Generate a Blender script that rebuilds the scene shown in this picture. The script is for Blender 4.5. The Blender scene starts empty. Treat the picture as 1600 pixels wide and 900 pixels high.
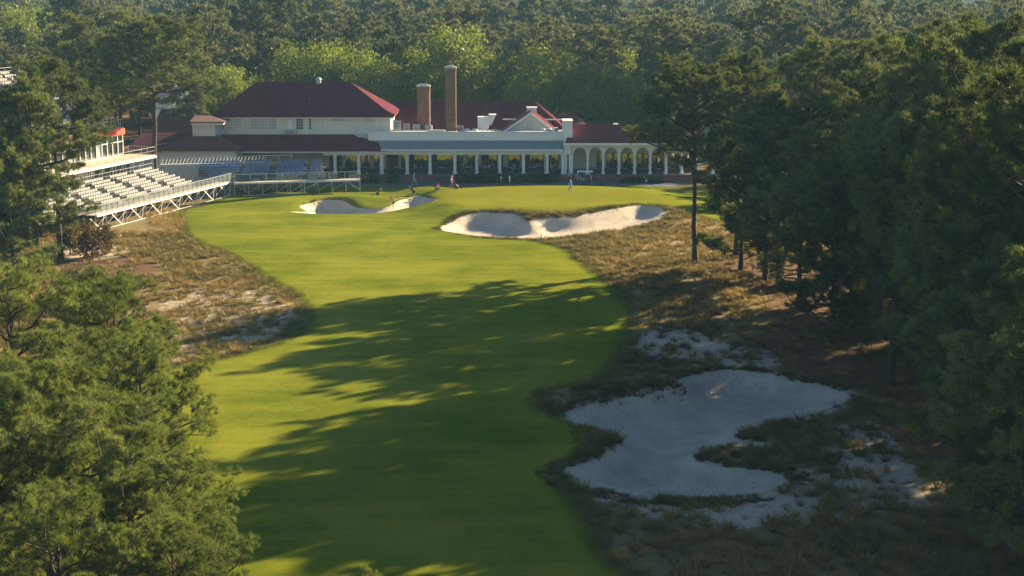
import bpy, math, random
import numpy as np
from mathutils import Vector, Matrix

random.seed(7)
rng = np.random.default_rng(7)
sc = bpy.context.scene
COL = sc.collection
R = math.radians

# ------------------------------------------------------------------ camera, sky, sun, exposure
CAM_H, FPX = 28.0, 2400.0
TH = math.atan(480 / FPX)
cam_d = bpy.data.cameras.new("camera")
cam = bpy.data.objects.new("camera", cam_d)
COL.objects.link(cam)
cam.location = (0, 0, CAM_H)
cam.rotation_euler = (math.pi / 2 - TH, 0, 0)
cam_d.sensor_width = 36
cam_d.lens = 36 * FPX / 1600
cam_d.clip_end = 12000
sc.camera = cam

SUN_AZ, SUN_EL = R(39), R(20.5)          # azimuth measured from +X (right) towards +Y (away from camera)
sdir = Vector((math.cos(SUN_AZ) * math.cos(SUN_EL), math.sin(SUN_AZ) * math.cos(SUN_EL), math.sin(SUN_EL)))
sun_d = bpy.data.lights.new("sun", 'SUN')
sun_d.energy = 5.0
sun_d.angle = R(0.5)
sun_d.color = (1.0, 0.80, 0.50)
sun = bpy.data.objects.new("sun", sun_d)
COL.objects.link(sun)
sun.rotation_euler = sdir.to_track_quat('Z', 'Y').to_euler()
sun.location = (100, 100, 120)

world = bpy.data.worlds.new("World")
sc.world = world
world.use_nodes = True
wn = world.node_tree
sky = wn.nodes.new('ShaderNodeTexSky')
sky.sky_type = 'NISHITA'
sky.sun_disc = False
sky.sun_elevation = SUN_EL
sky.sun_rotation = math.atan2(sdir.x, sdir.y)
sky.air_density = 1.0
sky.dust_density = 0.25
sky.ozone_density = 3.0
bg = wn.nodes['Background']
bg.inputs['Strength'].default_value = 0.05
wn.links.new(sky.outputs[0], bg.inputs[0])

sc.view_settings.view_transform = 'Standard'
sc.view_settings.look = 'None'
sc.view_settings.gamma = 1
sc.view_settings.exposure = 1.95
sc.cycles.max_bounces = 6
sc.cycles.diffuse_bounces = 2
sc.cycles.glossy_bounces = 3
sc.cycles.transmission_bounces = 4
sc.cycles.transparent_max_bounces = 8
sc.cycles.use_fast_gi = False


# ------------------------------------------------------------------ picture <-> place
def _dir(px, py):
    u, v = (px - 800) / FPX, (450 - py) / FPX
    return u, math.cos(TH) + v * math.sin(TH), -math.sin(TH) + v * math.cos(TH)


def G(px, py, z=0.0):
    """point of the plane at height z seen at a pixel of the photograph"""
    a, b, c = _dir(px, py)
    t = (z - CAM_H) / c
    return (a * t, b * t)


def P(px, py, Y):
    """x, z of a pixel on the upright plane at distance Y"""
    a, b, c = _dir(px, py)
    t = Y / b
    return a * t, CAM_H + c * t


def PX(px, Y, py=280): return P(px, py, Y)[0]
def PZ(py, Y): return P(800, py, Y)[1]


def project(x, y, z):
    """place -> pixel (vectorised)"""
    ct, st = math.cos(TH), math.sin(TH)
    zz = z - CAM_H
    f = y * ct - zz * st
    up = y * st + zz * ct
    return 800 + FPX * x / f, 450 - FPX * up / f


# ------------------------------------------------------------------ objects
def tag(o, label=None, cat=None, group=None, kind=None):
    if label: o['label'] = label
    if cat: o['category'] = cat
    if group: o['group'] = group
    if kind: o['kind'] = kind
    return o


def empty(name, loc=(0, 0, 0), rz=0.0, label=None, cat=None, group=None):
    o = bpy.data.objects.new(name, None)
    COL.objects.link(o)
    o.location = loc
    o.rotation_euler = (0, 0, rz)
    o.empty_display_size = 0.3
    return tag(o, label, cat, group)


def link(name, me, parent=None):
    o = bpy.data.objects.new(name, me)
    COL.objects.link(o)
    if parent is not None:
        o.parent = parent
    return o


def copy_tree(o, kids, parent=None):
    c = o.copy()
    COL.objects.link(c)
    if parent is not None:
        c.parent = parent
    for ch in kids.get(o.name, ()):
        copy_tree(ch, kids, c)
    return c


def kids_of(*roots):
    d = {}
    def rec(o):
        d[o.name] = list(o.children)
        for c in o.children: rec(c)
    for r in roots: rec(r)
    return d


def np_mesh(name, V, faces, mats, smooth=False, attrs=None, mat_index=None):
    """faces: list of (n,k) int arrays"""
    me = bpy.data.meshes.new(name)
    V = np.asarray(V, np.float32)
    faces = [np.asarray(f, np.int32) for f in faces if len(f)]
    me.vertices.add(len(V))
    me.vertices.foreach_set('co', V.ravel())
    tot = np.concatenate([np.full(len(f), f.shape[1], np.int32) for f in faces])
    idx = np.concatenate([f.ravel() for f in faces])
    me.loops.add(len(idx))
    me.loops.foreach_set('vertex_index', idx)
    me.polygons.add(len(tot))
    st = np.concatenate([[0], np.cumsum(tot)[:-1]]).astype(np.int32)
    me.polygons.foreach_set('loop_start', st)
    me.polygons.foreach_set('loop_total', tot)
    if mat_index is not None:
        me.polygons.foreach_set('material_index', np.asarray(mat_index, np.int32))
    me.polygons.foreach_set('use_smooth', np.full(len(tot), bool(smooth)))
    for m in (mats if isinstance(mats, (list, tuple)) else [mats]):
        me.materials.append(m)
    for k, a in (attrs or {}).items():
        at = me.attributes.new(k, 'FLOAT', 'POINT')
        at.data.foreach_set('value', np.asarray(a, np.float32))
    me.update(calc_edges=True)
    return me


class MB:
    """collects solids for one mesh"""
    def __init__(s): s.v, s.f = [], []

    def add(s, vs, fs):
        o = len(s.v)
        s.v += [tuple(v) for v in vs]
        s.f += [tuple(i + o for i in f) for f in fs]
        return s

    def box(s, x0, x1, y0, y1, z0, z1):
        if x0 > x1: x0, x1 = x1, x0
        if y0 > y1: y0, y1 = y1, y0
        if z0 > z1: z0, z1 = z1, z0
        return s.add([(x0, y0, z0), (x1, y0, z0), (x1, y1, z0), (x0, y1, z0), (x0, y0, z1), (x1, y0, z1), (x1, y1, z1), (x0, y1, z1)],
                     [(0, 3, 2, 1), (4, 5, 6, 7), (0, 1, 5, 4), (1, 2, 6, 5), (2, 3, 7, 6), (3, 0, 4, 7)])

    def pbox(s, px0, px1, pt, pb, Y, depth):
        """box whose front face shows at these pixels on plane Y"""
        pm = (pt + pb) / 2
        return s.box(PX(px0, Y, pm), PX(px1, Y, pm), Y, Y + depth, PZ(pb, Y), PZ(pt, Y))

    def prism(s, poly, y0, y1):
        """(x,z) outline, anticlockwise seen from -Y, pushed from y0 to y1"""
        n = len(poly)
        vs = [(x, y0, z) for x, z in poly] + [(x, y1, z) for x, z in poly]
        fs = [tuple(range(n)), tuple(range(2 * n - 1, n - 1, -1))]
        fs += [(i, i + n, (i + 1) % n + n, (i + 1) % n) for i in range(n)]
        return s.add(vs, fs)

    def cyl(s, x, y, z0, z1, r0, r1=None, n=10):
        r1 = r0 if r1 is None else r1
        vs = [(x + r0 * math.cos(2 * math.pi * i / n), y + r0 * math.sin(2 * math.pi * i / n), z0) for i in range(n)]
        vs += [(x + r1 * math.cos(2 * math.pi * i / n), y + r1 * math.sin(2 * math.pi * i / n), z1) for i in range(n)]
        fs = [(i, (i + 1) % n, (i + 1) % n + n, i + n) for i in range(n)]
        fs += [tuple(range(n - 1, -1, -1)), tuple(range(n, 2 * n))]
        return s.add(vs, fs)

    def tube(s, a, b, r, n=5, r1=None):
        a, b = Vector(a), Vector(b)
        d = b - a
        if d.length < 1e-6: return s
        r1 = r if r1 is None else r1
        q = d.to_track_quat('Z', 'Y')
        vs = []
        for p, rr in ((a, r), (b, r1)):
            for i in range(n):
                t = 2 * math.pi * i / n
                vs.append(p + q @ Vector((rr * math.cos(t), rr * math.sin(t), 0)))
        fs = [(i, (i + 1) % n, (i + 1) % n + n, i + n) for i in range(n)]
        fs += [tuple(range(n - 1, -1, -1)), tuple(range(n, 2 * n))]
        return s.add(vs, fs)

    def path(s, pts, r, n=5):
        for a, b in zip(pts[:-1], pts[1:]): s.tube(a, b, r, n)
        return s

    def bar(s, a, b, w, h):
        """rectangular bar, w across, h upright"""
        a, b = Vector(a), Vector(b)
        d = (b - a).normalized()
        side = d.cross(Vector((0, 0, 1)))
        side = side.normalized() if side.length > 1e-3 else Vector((1, 0, 0))
        up = side.cross(d)
        vs = []
        for p in (a, b):
            for i, j in ((-1, -1), (1, -1), (1, 1), (-1, 1)):
                vs.append(p + side * (i * w / 2) + up * (j * h / 2))
        return s.add(vs, [(0, 1, 2, 3), (7, 6, 5, 4), (0, 4, 5, 1), (1, 5, 6, 2), (2, 6, 7, 3), (3, 7, 4, 0)])

    def ball(s, c, rx, ry=None, rz=None, n=8, m=5):
        ry = rx if ry is None else ry
        rz = rx if rz is None else rz
        vs, fs = [(c[0], c[1], c[2] - rz)], []
        for j in range(1, m):
            ph = -math.pi / 2 + math.pi * j / m
            for i in range(n):
                t = 2 * math.pi * i / n
                vs.append((c[0] + rx * math.cos(ph) * math.cos(t), c[1] + ry * math.cos(ph) * math.sin(t), c[2] + rz * math.sin(ph)))
        vs.append((c[0], c[1], c[2] + rz))
        top = len(vs) - 1
        for i in range(n):
            fs.append((0, 1 + (i + 1) % n, 1 + i))
            for j in range(m - 2):
                a = 1 + j * n
                fs.append((a + i, a + (i + 1) % n, a + n + (i + 1) % n, a + n + i))
            a = 1 + (m - 2) * n
            fs.append((a + i, a + (i + 1) % n, top))
        return s.add(vs, fs)

    def build(s, name, mat, parent=None, smooth=False, label=None):
        me = bpy.data.meshes.new(name)
        me.from_pydata(s.v, [], s.f)
        me.materials.append(mat)
        if smooth: me.polygons.foreach_set('use_smooth', [True] * len(me.polygons))
        me.update()
        o = link(name, me, parent)
        if label: o['label'] = label
        return o


# ------------------------------------------------------------------ materials
def new_mat(name):
    m = bpy.data.materials.new(name)
    m.use_nodes = True
    nt = m.node_tree
    b = nt.nodes['Principled BSDF']
    return m, nt, b


def ramp(nt, fac, stops):
    r = nt.nodes.new('ShaderNodeValToRGB')
    e = r.color_ramp.elements
    e[0].position, e[0].color = stops[0][0], (*stops[0][1], 1)
    e[1].position, e[1].color = stops[1][0], (*stops[1][1], 1)
    for p, c in stops[2:]:
        k = e.new(p); k.color = (*c, 1)
    nt.links.new(fac, r.inputs[0])
    return r.outputs[0]


def noise(nt, scale, detail=4, rough=0.55, vec=None, dist=0.0):
    n = nt.nodes.new('ShaderNodeTexNoise')
    n.inputs['Scale'].default_value = scale
    n.inputs['Detail'].default_value = detail
    n.inputs['Roughness'].default_value = rough
    n.inputs['Distortion'].default_value = dist
    if vec is not None: nt.links.new(vec, n.inputs['Vector'])
    return n.outputs[0]


def mixc(nt, fac, a, b, mode='MIX'):
    m = nt.nodes.new('ShaderNodeMix')
    m.data_type = 'RGBA'
    m.blend_type = mode
    for sock, val in ((m.inputs['Factor'], fac), (m.inputs['A'], a), (m.inputs['B'], b)):
        pass
    ins = [i for i in m.inputs if i.enabled]
    f, A, B = m.inputs[0], m.inputs[6], m.inputs[7]
    for sock, val in ((f, fac), (A, a), (B, b)):
        if isinstance(val, (int, float)): sock.default_value = val
        elif isinstance(val, tuple): sock.default_value = (*val, 1)
        else: nt.links.new(val, sock)
    return m.outputs[2]


def math_n(nt, op, a, b=0.0, c=0.0, clamp=False):
    m = nt.nodes.new('ShaderNodeMath')
    m.operation = op
    m.use_clamp = clamp
    for k, v in enumerate((a, b, c)):
        if isinstance(v, (int, float)): m.inputs[k].default_value = v
        else: nt.links.new(v, m.inputs[k])
    return m.outputs[0]


def attr(nt, name):
    a = nt.nodes.new('ShaderNodeAttribute')
    a.attribute_name = name
    return a.outputs['Fac']


def pos(nt, scale=(1, 1, 1)):
    g = nt.nodes.new('ShaderNodeNewGeometry')
    m = nt.nodes.new('ShaderNodeMapping')
    m.inputs['Scale'].default_value = scale
    nt.links.new(g.outputs['Position'], m.inputs['Vector'])
    return m.outputs[0]


def bump(nt, b, height, strength=0.4, dist=0.02):
    k = nt.nodes.new('ShaderNodeBump')
    k.inputs['Strength'].default_value = strength
    k.inputs['Distance'].default_value = dist
    nt.links.new(height, k.inputs['Height'])
    nt.links.new(k.outputs[0], b.inputs['Normal'])


def simple(name, col, rough=0.6, var=0.18, scale=1.3, metal=0.0, spec=0.4, streak=True):
    """painted or cloth surface: base colour with weathering noise"""
    m, nt, b = new_mat(name)
    v = pos(nt, (1, 1, 0.35) if streak else (1, 1, 1))
    n1 = noise(nt, scale, 5, 0.6, v)
    n2 = noise(nt, scale * 9, 3, 0.6, v)
    f = math_n(nt, 'ADD', math_n(nt, 'MULTIPLY', n1, 0.65), math_n(nt, 'MULTIPLY', n2, 0.35))
    lo = tuple(c * (1 - var) for c in col)
    hi = tuple(min(1, c * (1 + var)) for c in col)
    nt.links.new(ramp(nt, f, [(0.3, lo), (0.7, hi)]), b.inputs['Base Color'])
    b.inputs['Roughness'].default_value = rough
    b.inputs['Metallic'].default_value = metal
    b.inputs['Specular IOR Level'].default_value = spec
    return m


def foliage(name, dark, mid, light, trans=0.35, tcol=(0.30, 0.34, 0.05), vary=0.5):
    m, nt, b = new_mat(name)
    t = attr(nt, 'tint')
    oi = nt.nodes.new('ShaderNodeObjectInfo')
    n = noise(nt, 0.22, 2, 0.5, pos(nt))
    f = math_n(nt, 'ADD', math_n(nt, 'MULTIPLY', t, 0.5),
               math_n(nt, 'ADD', math_n(nt, 'MULTIPLY', oi.outputs['Random'], 0.5 * vary), math_n(nt, 'MULTIPLY', n, 0.45)))
    c = ramp(nt, f, [(0.12, dark), (0.5, mid), (0.95, light)])
    d = nt.nodes.new('ShaderNodeBsdfDiffuse')
    nt.links.new(c, d.inputs[0])
    tr = nt.nodes.new('ShaderNodeBsdfTranslucent')
    nt.links.new(mixc(nt, 0.6, c, tcol), tr.inputs[0])
    g = nt.nodes.new('ShaderNodeBsdfGlossy')
    g.inputs['Roughness'].default_value = 0.45
    g.inputs[0].default_value = (0.75, 0.78, 0.6, 1)
    mx = nt.nodes.new('ShaderNodeMixShader'); mx.inputs[0].default_value = trans
    nt.links.new(d.outputs[0], mx.inputs[1]); nt.links.new(tr.outputs[0], mx.inputs[2])
    m2 = nt.nodes.new('ShaderNodeMixShader'); m2.inputs[0].default_value = 0.02
    nt.links.new(mx.outputs[0], m2.inputs[1]); nt.links.new(g.outputs[0], m2.inputs[2])
    nt.links.new(m2.outputs[0], nt.nodes['Material Output'].inputs[0])
    return m


M = {}
M['pine'] = foliage('pine_needles', (0.010, 0.024, 0.010), (0.042, 0.072, 0.022), (0.260, 0.290, 0.085), 0.26, (0.20, 0.24, 0.045))
M['pine_near_lit'] = foliage('near_pine_needles_sunlit', (0.010, 0.024, 0.007), (0.068, 0.102, 0.022), (0.350, 0.360, 0.095), 0.32, (0.26, 0.32, 0.04))  # same pine; backlit glow and shadow gaps put into its needle colours
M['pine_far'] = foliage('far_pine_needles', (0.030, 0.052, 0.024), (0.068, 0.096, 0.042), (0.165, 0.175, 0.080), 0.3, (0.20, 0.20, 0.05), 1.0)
M['leaf'] = foliage('broad_leaves', (0.045, 0.085, 0.012), (0.110, 0.160, 0.020), (0.230, 0.275, 0.042), 0.36, (0.30, 0.34, 0.03))
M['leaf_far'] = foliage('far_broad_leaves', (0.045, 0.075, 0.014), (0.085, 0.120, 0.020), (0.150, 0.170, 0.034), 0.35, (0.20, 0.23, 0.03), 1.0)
M['shrub'] = foliage('shrub_leaves', (0.030, 0.045, 0.012), (0.060, 0.075, 0.020), (0.120, 0.110, 0.030), 0.3, (0.18, 0.16, 0.03))
M['hedge'] = foliage('hedge_leaves', (0.018, 0.034, 0.012), (0.034, 0.058, 0.018), (0.060, 0.085, 0.025), 0.2, (0.10, 0.13, 0.03))
M['bronze'] = foliage('bronze_leaves', (0.045, 0.035, 0.015), (0.090, 0.065, 0.020), (0.200, 0.130, 0.040), 0.3, (0.28, 0.16, 0.04))
M['wire'] = foliage('wiregrass_blades', (0.036, 0.046, 0.013), (0.165, 0.128, 0.034), (0.46, 0.29, 0.09), 0.3, (0.36, 0.27, 0.08))
M['fringe'] = foliage('fringe_blades', (0.045, 0.050, 0.016), (0.085, 0.082, 0.026), (0.19, 0.15, 0.055), 0.3, (0.24, 0.20, 0.05))
M['edge'] = foliage('edge_grass_blades', (0.060, 0.085, 0.010), (0.110, 0.130, 0.016), (0.22, 0.20, 0.045), 0.3, (0.26, 0.26, 0.03))
M['amber'] = foliage('amber_grass_blades', (0.14, 0.12, 0.03), (0.24, 0.18, 0.05), (0.42, 0.27, 0.09), 0.35, (0.40, 0.25, 0.07))
M['bark'] = simple('pine_bark', (0.050, 0.034, 0.026), 0.9, 0.45, 3.0)
M['barkgrey'] = simple('oak_bark', (0.10, 0.085, 0.065), 0.9, 0.35, 3.0)


# ------------------------------------------------------------------ the land: one height field, regions as signed distances
def smooth_poly(p, n=4):
    p = np.array(p, float); m = len(p); out = []
    for i in range(m):
        a, b, c, d = p[i - 1], p[i], p[(i + 1) % m], p[(i + 2) % m]
        for k in range(n):
            t = k / n
            out.append(0.5 * (2 * b + (c - a) * t + (2 * a - 5 * b + 4 * c - d) * t * t + (3 * b - 3 * c + d - a) * t ** 3))
    return np.array(out)


def gpoly(px, z=0.0, n=4):
    return smooth_poly([G(a, b, z) for a, b in px], n)


def sdf(poly, x, y):
    shp = x.shape
    x, y = x.ravel(), y.ravel()
    best = np.full(x.shape, 1e18); ins = np.zeros(x.shape, bool)
    n = len(poly)
    for i in range(n):
        ax, ay = poly[i]; bx, by = poly[(i + 1) % n]
        ex, ey = bx - ax, by - ay
        wx, wy = x - ax, y - ay
        t = np.clip((wx * ex + wy * ey) / (ex * ex + ey * ey + 1e-12), 0, 1)
        best = np.minimum(best, (wx - ex * t) ** 2 + (wy - ey * t) ** 2)
        c = ((ay > y) != (by > y))
        if ey != 0:
            ins ^= c & (x < ax + ex * (y - ay) / ey)
    d = np.sqrt(best)
    return np.where(ins, -d, d).reshape(shp)


def sst(a, b, x):
    t = np.clip((x - a) / (b - a), 0, 1)
    return t * t * (3 - 2 * t)


def vnoise(x, y, s, seed=0):
    x = np.asarray(x, float) / s; y = np.asarray(y, float) / s
    ix, iy = np.floor(x).astype(np.int64), np.floor(y).astype(np.int64)
    fx, fy = x - ix, y - iy
    fx = fx * fx * (3 - 2 * fx); fy = fy * fy * (3 - 2 * fy)
    def h(a, b):
        k = (a * 374761393 + b * 668265263 + seed * 974711) & 0x7fffffff
        k = ((k ^ (k >> 13)) * 1274126177) & 0x7fffffff
        return ((k ^ (k >> 16)) & 0xffff) / 65535.0
    return (h(ix, iy) * (1 - fx) + h(ix + 1, iy) * fx) * (1 - fy) + (h(ix, iy + 1) * (1 - fx) + h(ix + 1, iy + 1) * fx) * fy


def fbm(x, y, s, seed=0, o=4):
    v, a, t = 0, 1.0, 0
    for k in range(o):
        v = v + a * vnoise(x, y, s / 2 ** k, seed + k); t += a; a *= 0.55
    return v / t


STEP = 0.5
FX = np.arange(-75, 85.01, STEP); FY = np.arange(50, 255.01, STEP)
gx, gy = np.meshgrid(FX, FY, indexing='ij')

fairway_p = gpoly([(990, 960), (950, 880), (905, 800), (882, 765), (885, 728), (930, 690), (905, 668), (850, 640), (835, 622), (900, 606), (940, 585), (965, 555),
                   (985, 515), (982, 480), (950, 442), (905, 408), (880, 388), (830, 376), (770, 372), (720, 366), (686, 356), (730, 340), (800, 340), (850, 342),
                   (920, 338), (1000, 331), (1040, 334), (1090, 342), (1160, 345), (1170, 300), (1060, 292), (960, 290), (800, 291), (700, 291),
                   (620, 291), (560, 291), (480, 290), (380, 300), (330, 318), (285, 330), (285, 345), (300, 373), (360, 398), (405, 425), (440, 447), (462, 456), (478, 478), (485, 500),
                   (470, 520), (420, 541), (350, 560), (280, 573), (200, 588), (100, 620), (0, 660), (-150, 750), (-250, 960)], 0.0)
green_p = gpoly([(668, 312), (700, 297), (760, 291), (880, 289), (970, 292), (1040, 301), (1085, 318), (1040, 327), (960, 331), (860, 330), (750, 326), (690, 322)], 0.75)
b_left_p = gpoly([(468, 322), (500, 315), (535, 316), (560, 321), (600, 322), (628, 314), (658, 311), (686, 319), (660, 323), (622, 327), (570, 331), (500, 333), (452, 331), (480, 328)], 0.25)
b_mid_p = gpoly([(688, 357), (715, 346), (745, 342), (800, 343), (828, 350), (845, 346), (900, 344), (960, 337), (1000, 332), (1032, 336), (1035, 345), (990, 355), (930, 363), (860, 370), (800, 371), (735, 367)], 0.0)
b_near_p = gpoly([(886, 642), (930, 632), (1000, 626), (1062, 618), (1058, 600), (1090, 585), (1170, 582), (1240, 595), (1325, 615), (1300, 640), (1240, 655), (1165, 668),
                  (1150, 680), (1195, 697), (1112, 700), (1085, 716), (1120, 725), (1220, 738), (1228, 758), (1150, 775), (1050, 779), (960, 768), (890, 750), (885, 738), (940, 712), (970, 692), (942, 672), (895, 657)], 0.0)
b_thin_p = gpoly([(1005, 310), (1040, 314.5), (1085, 317), (1086, 319.5), (1040, 317), (1005, 311.5)], 0.4)
path_p = gpoly([(470, 288), (560, 290), (700, 290), (880, 290), (980, 290), (1040, 292), (1058, 292), (1058, 286), (1040, 284), (960, 281), (880, 281), (700, 281), (560, 281), (470, 280)], 0.0, 2)

F_fair = sdf(fairway_p, gx, gy)
F_green = sdf(green_p, gx, gy)
F_path = sdf(path_p, gx, gy)
B = {k: sdf(p, gx, gy) for k, p in (('left', b_left_p), ('mid', b_mid_p), ('near', b_near_p))}


def blur(a, n=2):
    for _ in range(n):
        p = np.pad(a, 1, mode='edge')
        a = (p[1:-1, 1:-1] * 2 + p[:-2, 1:-1] + p[2:, 1:-1] + p[1:-1, :-2] + p[1:-1, 2:]) / 6
    return a


def land_far(x, y):
    """rolling country beyond the clubhouse"""
    return -9.0 * sst(330, 1000, y) + 16.0 * sst(1300, 2600, y) + 2.5 * sst(300, 600, y) * (fbm(x, y, 260, 5, 2) - 0.5) * 2


h = np.zeros_like(gx)
h += 0.85 * sst(7.5, -3.0, F_green) * sst(0, 1, 1 + 0 * gx)
h += 0.25 * (fbm(gx, gy, 26, 3, 3) - 0.5) * sst(2, -2, F_green * 0 - 1 + 0 * gx) * 1.0
h += 0.35 * (fbm(gx, gy, 14, 9, 2) - 0.5) * sst(-2, 5, F_fair)


def mound(px, py, rx, ry, a, z=0.3):
    global h
    x, y = G(px, py, z)
    h = h + a * np.exp(-((gx - x) / rx) ** 2 - ((gy - y) / ry) ** 2)


mound(440, 318, 4.0, 4.5, 0.55)
mound(560, 313, 5.5, 3.0, 0.95)
mound(655, 304, 4.5, 3.2, 0.95)
mound(500, 308, 4.0, 3.0, 0.35)
mound(705, 330, 3.0, 5.0, 0.35)
mound(420, 340, 9, 7, 0.35)
mound(930, 613, 6.0, 1.6, 0.75)
mound(1030, 605, 3.0, 1.5, 0.45)
mound(935, 690, 1.6, 2.2, 0.45)
mound(895, 735, 1.4, 2.0, 0.30)
mound(1150, 700, 3.2, 1.6, 0.25)
mound(1060, 345, 4, 6, 0.4)
mound(770, 338, 7, 3, 0.45)
mound(950, 330, 8, 3, 0.25)


def dig(F, depth, wall, nearw):
    """hollow with a steep far face and a long shallow near side"""
    global h
    ins = F < 0
    run = np.zeros_like(F)
    for j in range(1, F.shape[1]):
        run[:, j] = np.where(ins[:, j], run[:, j - 1] + STEP, 0)
    d = sst(0, wall, -F) * np.clip(run / nearw, 0, 1) ** 0.8
    h = h - blur(depth * d, 2) * (F < 0.6)


dig(B['left'], 1.35, 1.0, 7.0)
dig(B['mid'], 1.2, 1.6, 8.0)
dig(B['near'], 1.3, 2.2, 6.0)
# furrows and footmarks in the sand
allb = np.minimum.reduce(list(B.values()))
h += (0.22 * (fbm(gx, gy, 4.0, 21, 3) - 0.5) + 0.10 * (vnoise(gx, gy, 1.1, 23) - .5)) * sst(0.2, -1.5, allb)
h = blur(h, 1)


def hz(x, y):
    x = np.asarray(x, float); y = np.asarray(y, float)
    i = np.clip((x - FX[0]) / STEP, 0, len(FX) - 1.001); j = np.clip((y - FY[0]) / STEP, 0, len(FY) - 1.001)
    a, b = i.astype(int), j.astype(int); u, v = i - a, j - b
    z = (h[a, b] * (1 - u) + h[a + 1, b] * u) * (1 - v) + (h[a, b + 1] * (1 - u) + h[a + 1, b + 1] * u) * v
    fade = np.clip(1 - np.maximum.reduce([FX[0] - x, x - FX[-1], FY[0] - y, y - FY[-1], 0 * x]) / 20, 0, 1)
    return z * fade + land_far(x, y)


def fld(F, x, y):
    i = np.clip(((np.asarray(x) - FX[0]) / STEP), 0, len(FX) - 1.001); j = np.clip(((np.asarray(y) - FY[0]) / STEP), 0, len(FY) - 1.001)
    a, b = i.astype(int), j.astype(int); u, v = i - a, j - b
    return (F[a, b] * (1 - u) + F[a + 1, b] * u) * (1 - v) + (F[a, b + 1] * (1 - u) + F[a + 1, b + 1] * u) * v


def GH(px, py):
    """ground point (x, y, z) seen at a pixel, on the height field"""
    z = 0.0
    for _ in range(8):
        x, y = G(px, py, z)
        z = 0.5 * z + 0.5 * float(hz(x, y))
    x, y = G(px, py, z)
    return x, y, float(hz(x, y))


# region weights of the rough: bare sand, fallen pine straw
def soft(px, grow=2.0, z=0.0):
    return sst(grow, -grow, sdf(gpoly(px, z), gx, gy))


sandw = 0.56 * soft([(230, 470), (330, 440), (440, 452), (480, 470), (500, 512), (420, 540), (290, 572), (220, 560)], 3.0)
sandw = np.maximum(sandw, 1.0 * soft([(110, 375), (200, 385), (190, 402), (100, 405)], 2.0))
sandw = np.maximum(sandw, 0.78 * soft([(940, 765), (1220, 735), (1320, 660), (1400, 680), (1480, 790), (1350, 805), (1180, 830), (1000, 810)], 1.6))
sandw = np.maximum(sandw, 0.9 * soft([(970, 545), (1010, 510), (1090, 520), (1220, 560), (1200, 580), (1080, 575)], 2.0))
sandw = np.maximum(sandw, 0.75 * soft([(990, 385), (1030, 375), (1090, 375), (1090, 398), (1010, 395)], 3.0))
sandw = np.maximum(sandw, 0.8 * sst(1.6, 0.0, np.minimum(B['near'], B['mid'])))
straww = 1.0 * soft([(60, 405), (150, 395), (240, 412), (215, 455), (120, 450), (40, 440)], 3.0)
straww = np.maximum(straww, soft([(1110, 400), (1180, 455), (1200, 510), (1160, 530), (1230, 575), (1340, 612), (1500, 660), (1700, 700), (1900, 560), (1500, 400)], 4.0))
straww = np.maximum(straww, 0.7 * soft([(1280, 640), (1340, 650), (1500, 800), (1800, 960), (1900, 600), (1400, 600)], 3.0))

# ground sheet to the horizon
def spread(a, far, n):
    return a + (far - a) * (np.linspace(0, 1, n + 1)[1:] ** 2.6)
XS = np.concatenate([spread(FX[0], -3500, 34)[::-1], FX, spread(FX[-1], 3500, 34)])
YS = np.concatenate([spread(FY[0], -400, 14)[::-1], FY, spread(FY[-1], 6000, 60)])
X2, Y2 = np.meshgrid(XS, YS, indexing='ij')
Z2 = hz(X2, Y2) - 0.014
i0 = 34; j0 = 14
Z2[i0:i0 + len(FX), j0:j0 + len(FY)] = h + land_far(gx, gy) - 0.014
sa = np.zeros_like(X2); sa[i0:i0 + len(FX), j0:j0 + len(FY)] = sandw
stw = np.full_like(X2, 0.6); stw[i0:i0 + len(FX), j0:j0 + len(FY)] = straww
nx, ny = len(XS), len(YS)
idx = np.arange(nx * ny).reshape(nx, ny)
quads = np.stack([idx[:-1, :-1], idx[1:, :-1], idx[1:, 1:], idx[:-1, 1:]], -1).reshape(-1, 4)

m, nt, b = new_mat('sandy_rough')
v = pos(nt)
n1 = noise(nt, 0.55, 5, 0.65, v); n2 = noise(nt, 4.0, 4, 0.7, v); n3 = noise(nt, 0.12, 3, 0.5, v); n4 = noise(nt, 22, 2, 0.6, v)
veg = ramp(nt, n2, [(0.25, (0.115, 0.086, 0.034)), (0.5, (0.21, 0.155, 0.068)), (0.75, (0.36, 0.26, 0.135))])
grn = ramp(nt, n4, [(0.3, (0.120, 0.105, 0.032)), (0.7, (0.25, 0.19, 0.070))])
veg = mixc(nt, ramp(nt, n3, [(0.4, (0, 0, 0)), (0.6, (0.8, 0.8, 0.8))]), veg, grn)
strw = ramp(nt, math_n(nt, 'ADD', math_n(nt, 'MULTIPLY', n2, .6), math_n(nt, 'MULTIPLY', n4, .4)), [(0.3, (0.060, 0.030, 0.016)), (0.55, (0.145, 0.078, 0.042)), (0.75, (0.27, 0.165, 0.090))])
snd = ramp(nt, n4, [(0.2, (0.36, 0.29, 0.21)), (0.8, (0.56, 0.47, 0.36))])
sf = math_n(nt, 'ADD', attr(nt, 'straw'), math_n(nt, 'MULTIPLY', math_n(nt, 'SUBTRACT', n1, 0.5), 1.2))
c = mixc(nt, ramp(nt, sf, [(0.42, (0, 0, 0)), (0.62, (1, 1, 1))]), veg, strw)
ss = math_n(nt, 'ADD', math_n(nt, 'MULTIPLY', attr(nt, 'sand'), 0.85),
            math_n(nt, 'ADD', math_n(nt, 'MULTIPLY', math_n(nt, 'SUBTRACT', n1, 0.5), 1.5), math_n(nt, 'MULTIPLY', math_n(nt, 'SUBTRACT', n2, 0.5), 0.9)))
c = mixc(nt, ramp(nt, ss, [(0.40, (0, 0, 0)), (0.60, (1, 1, 1))]), c, snd)
nt.links.new(c, b.inputs['Base Color'])
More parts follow.
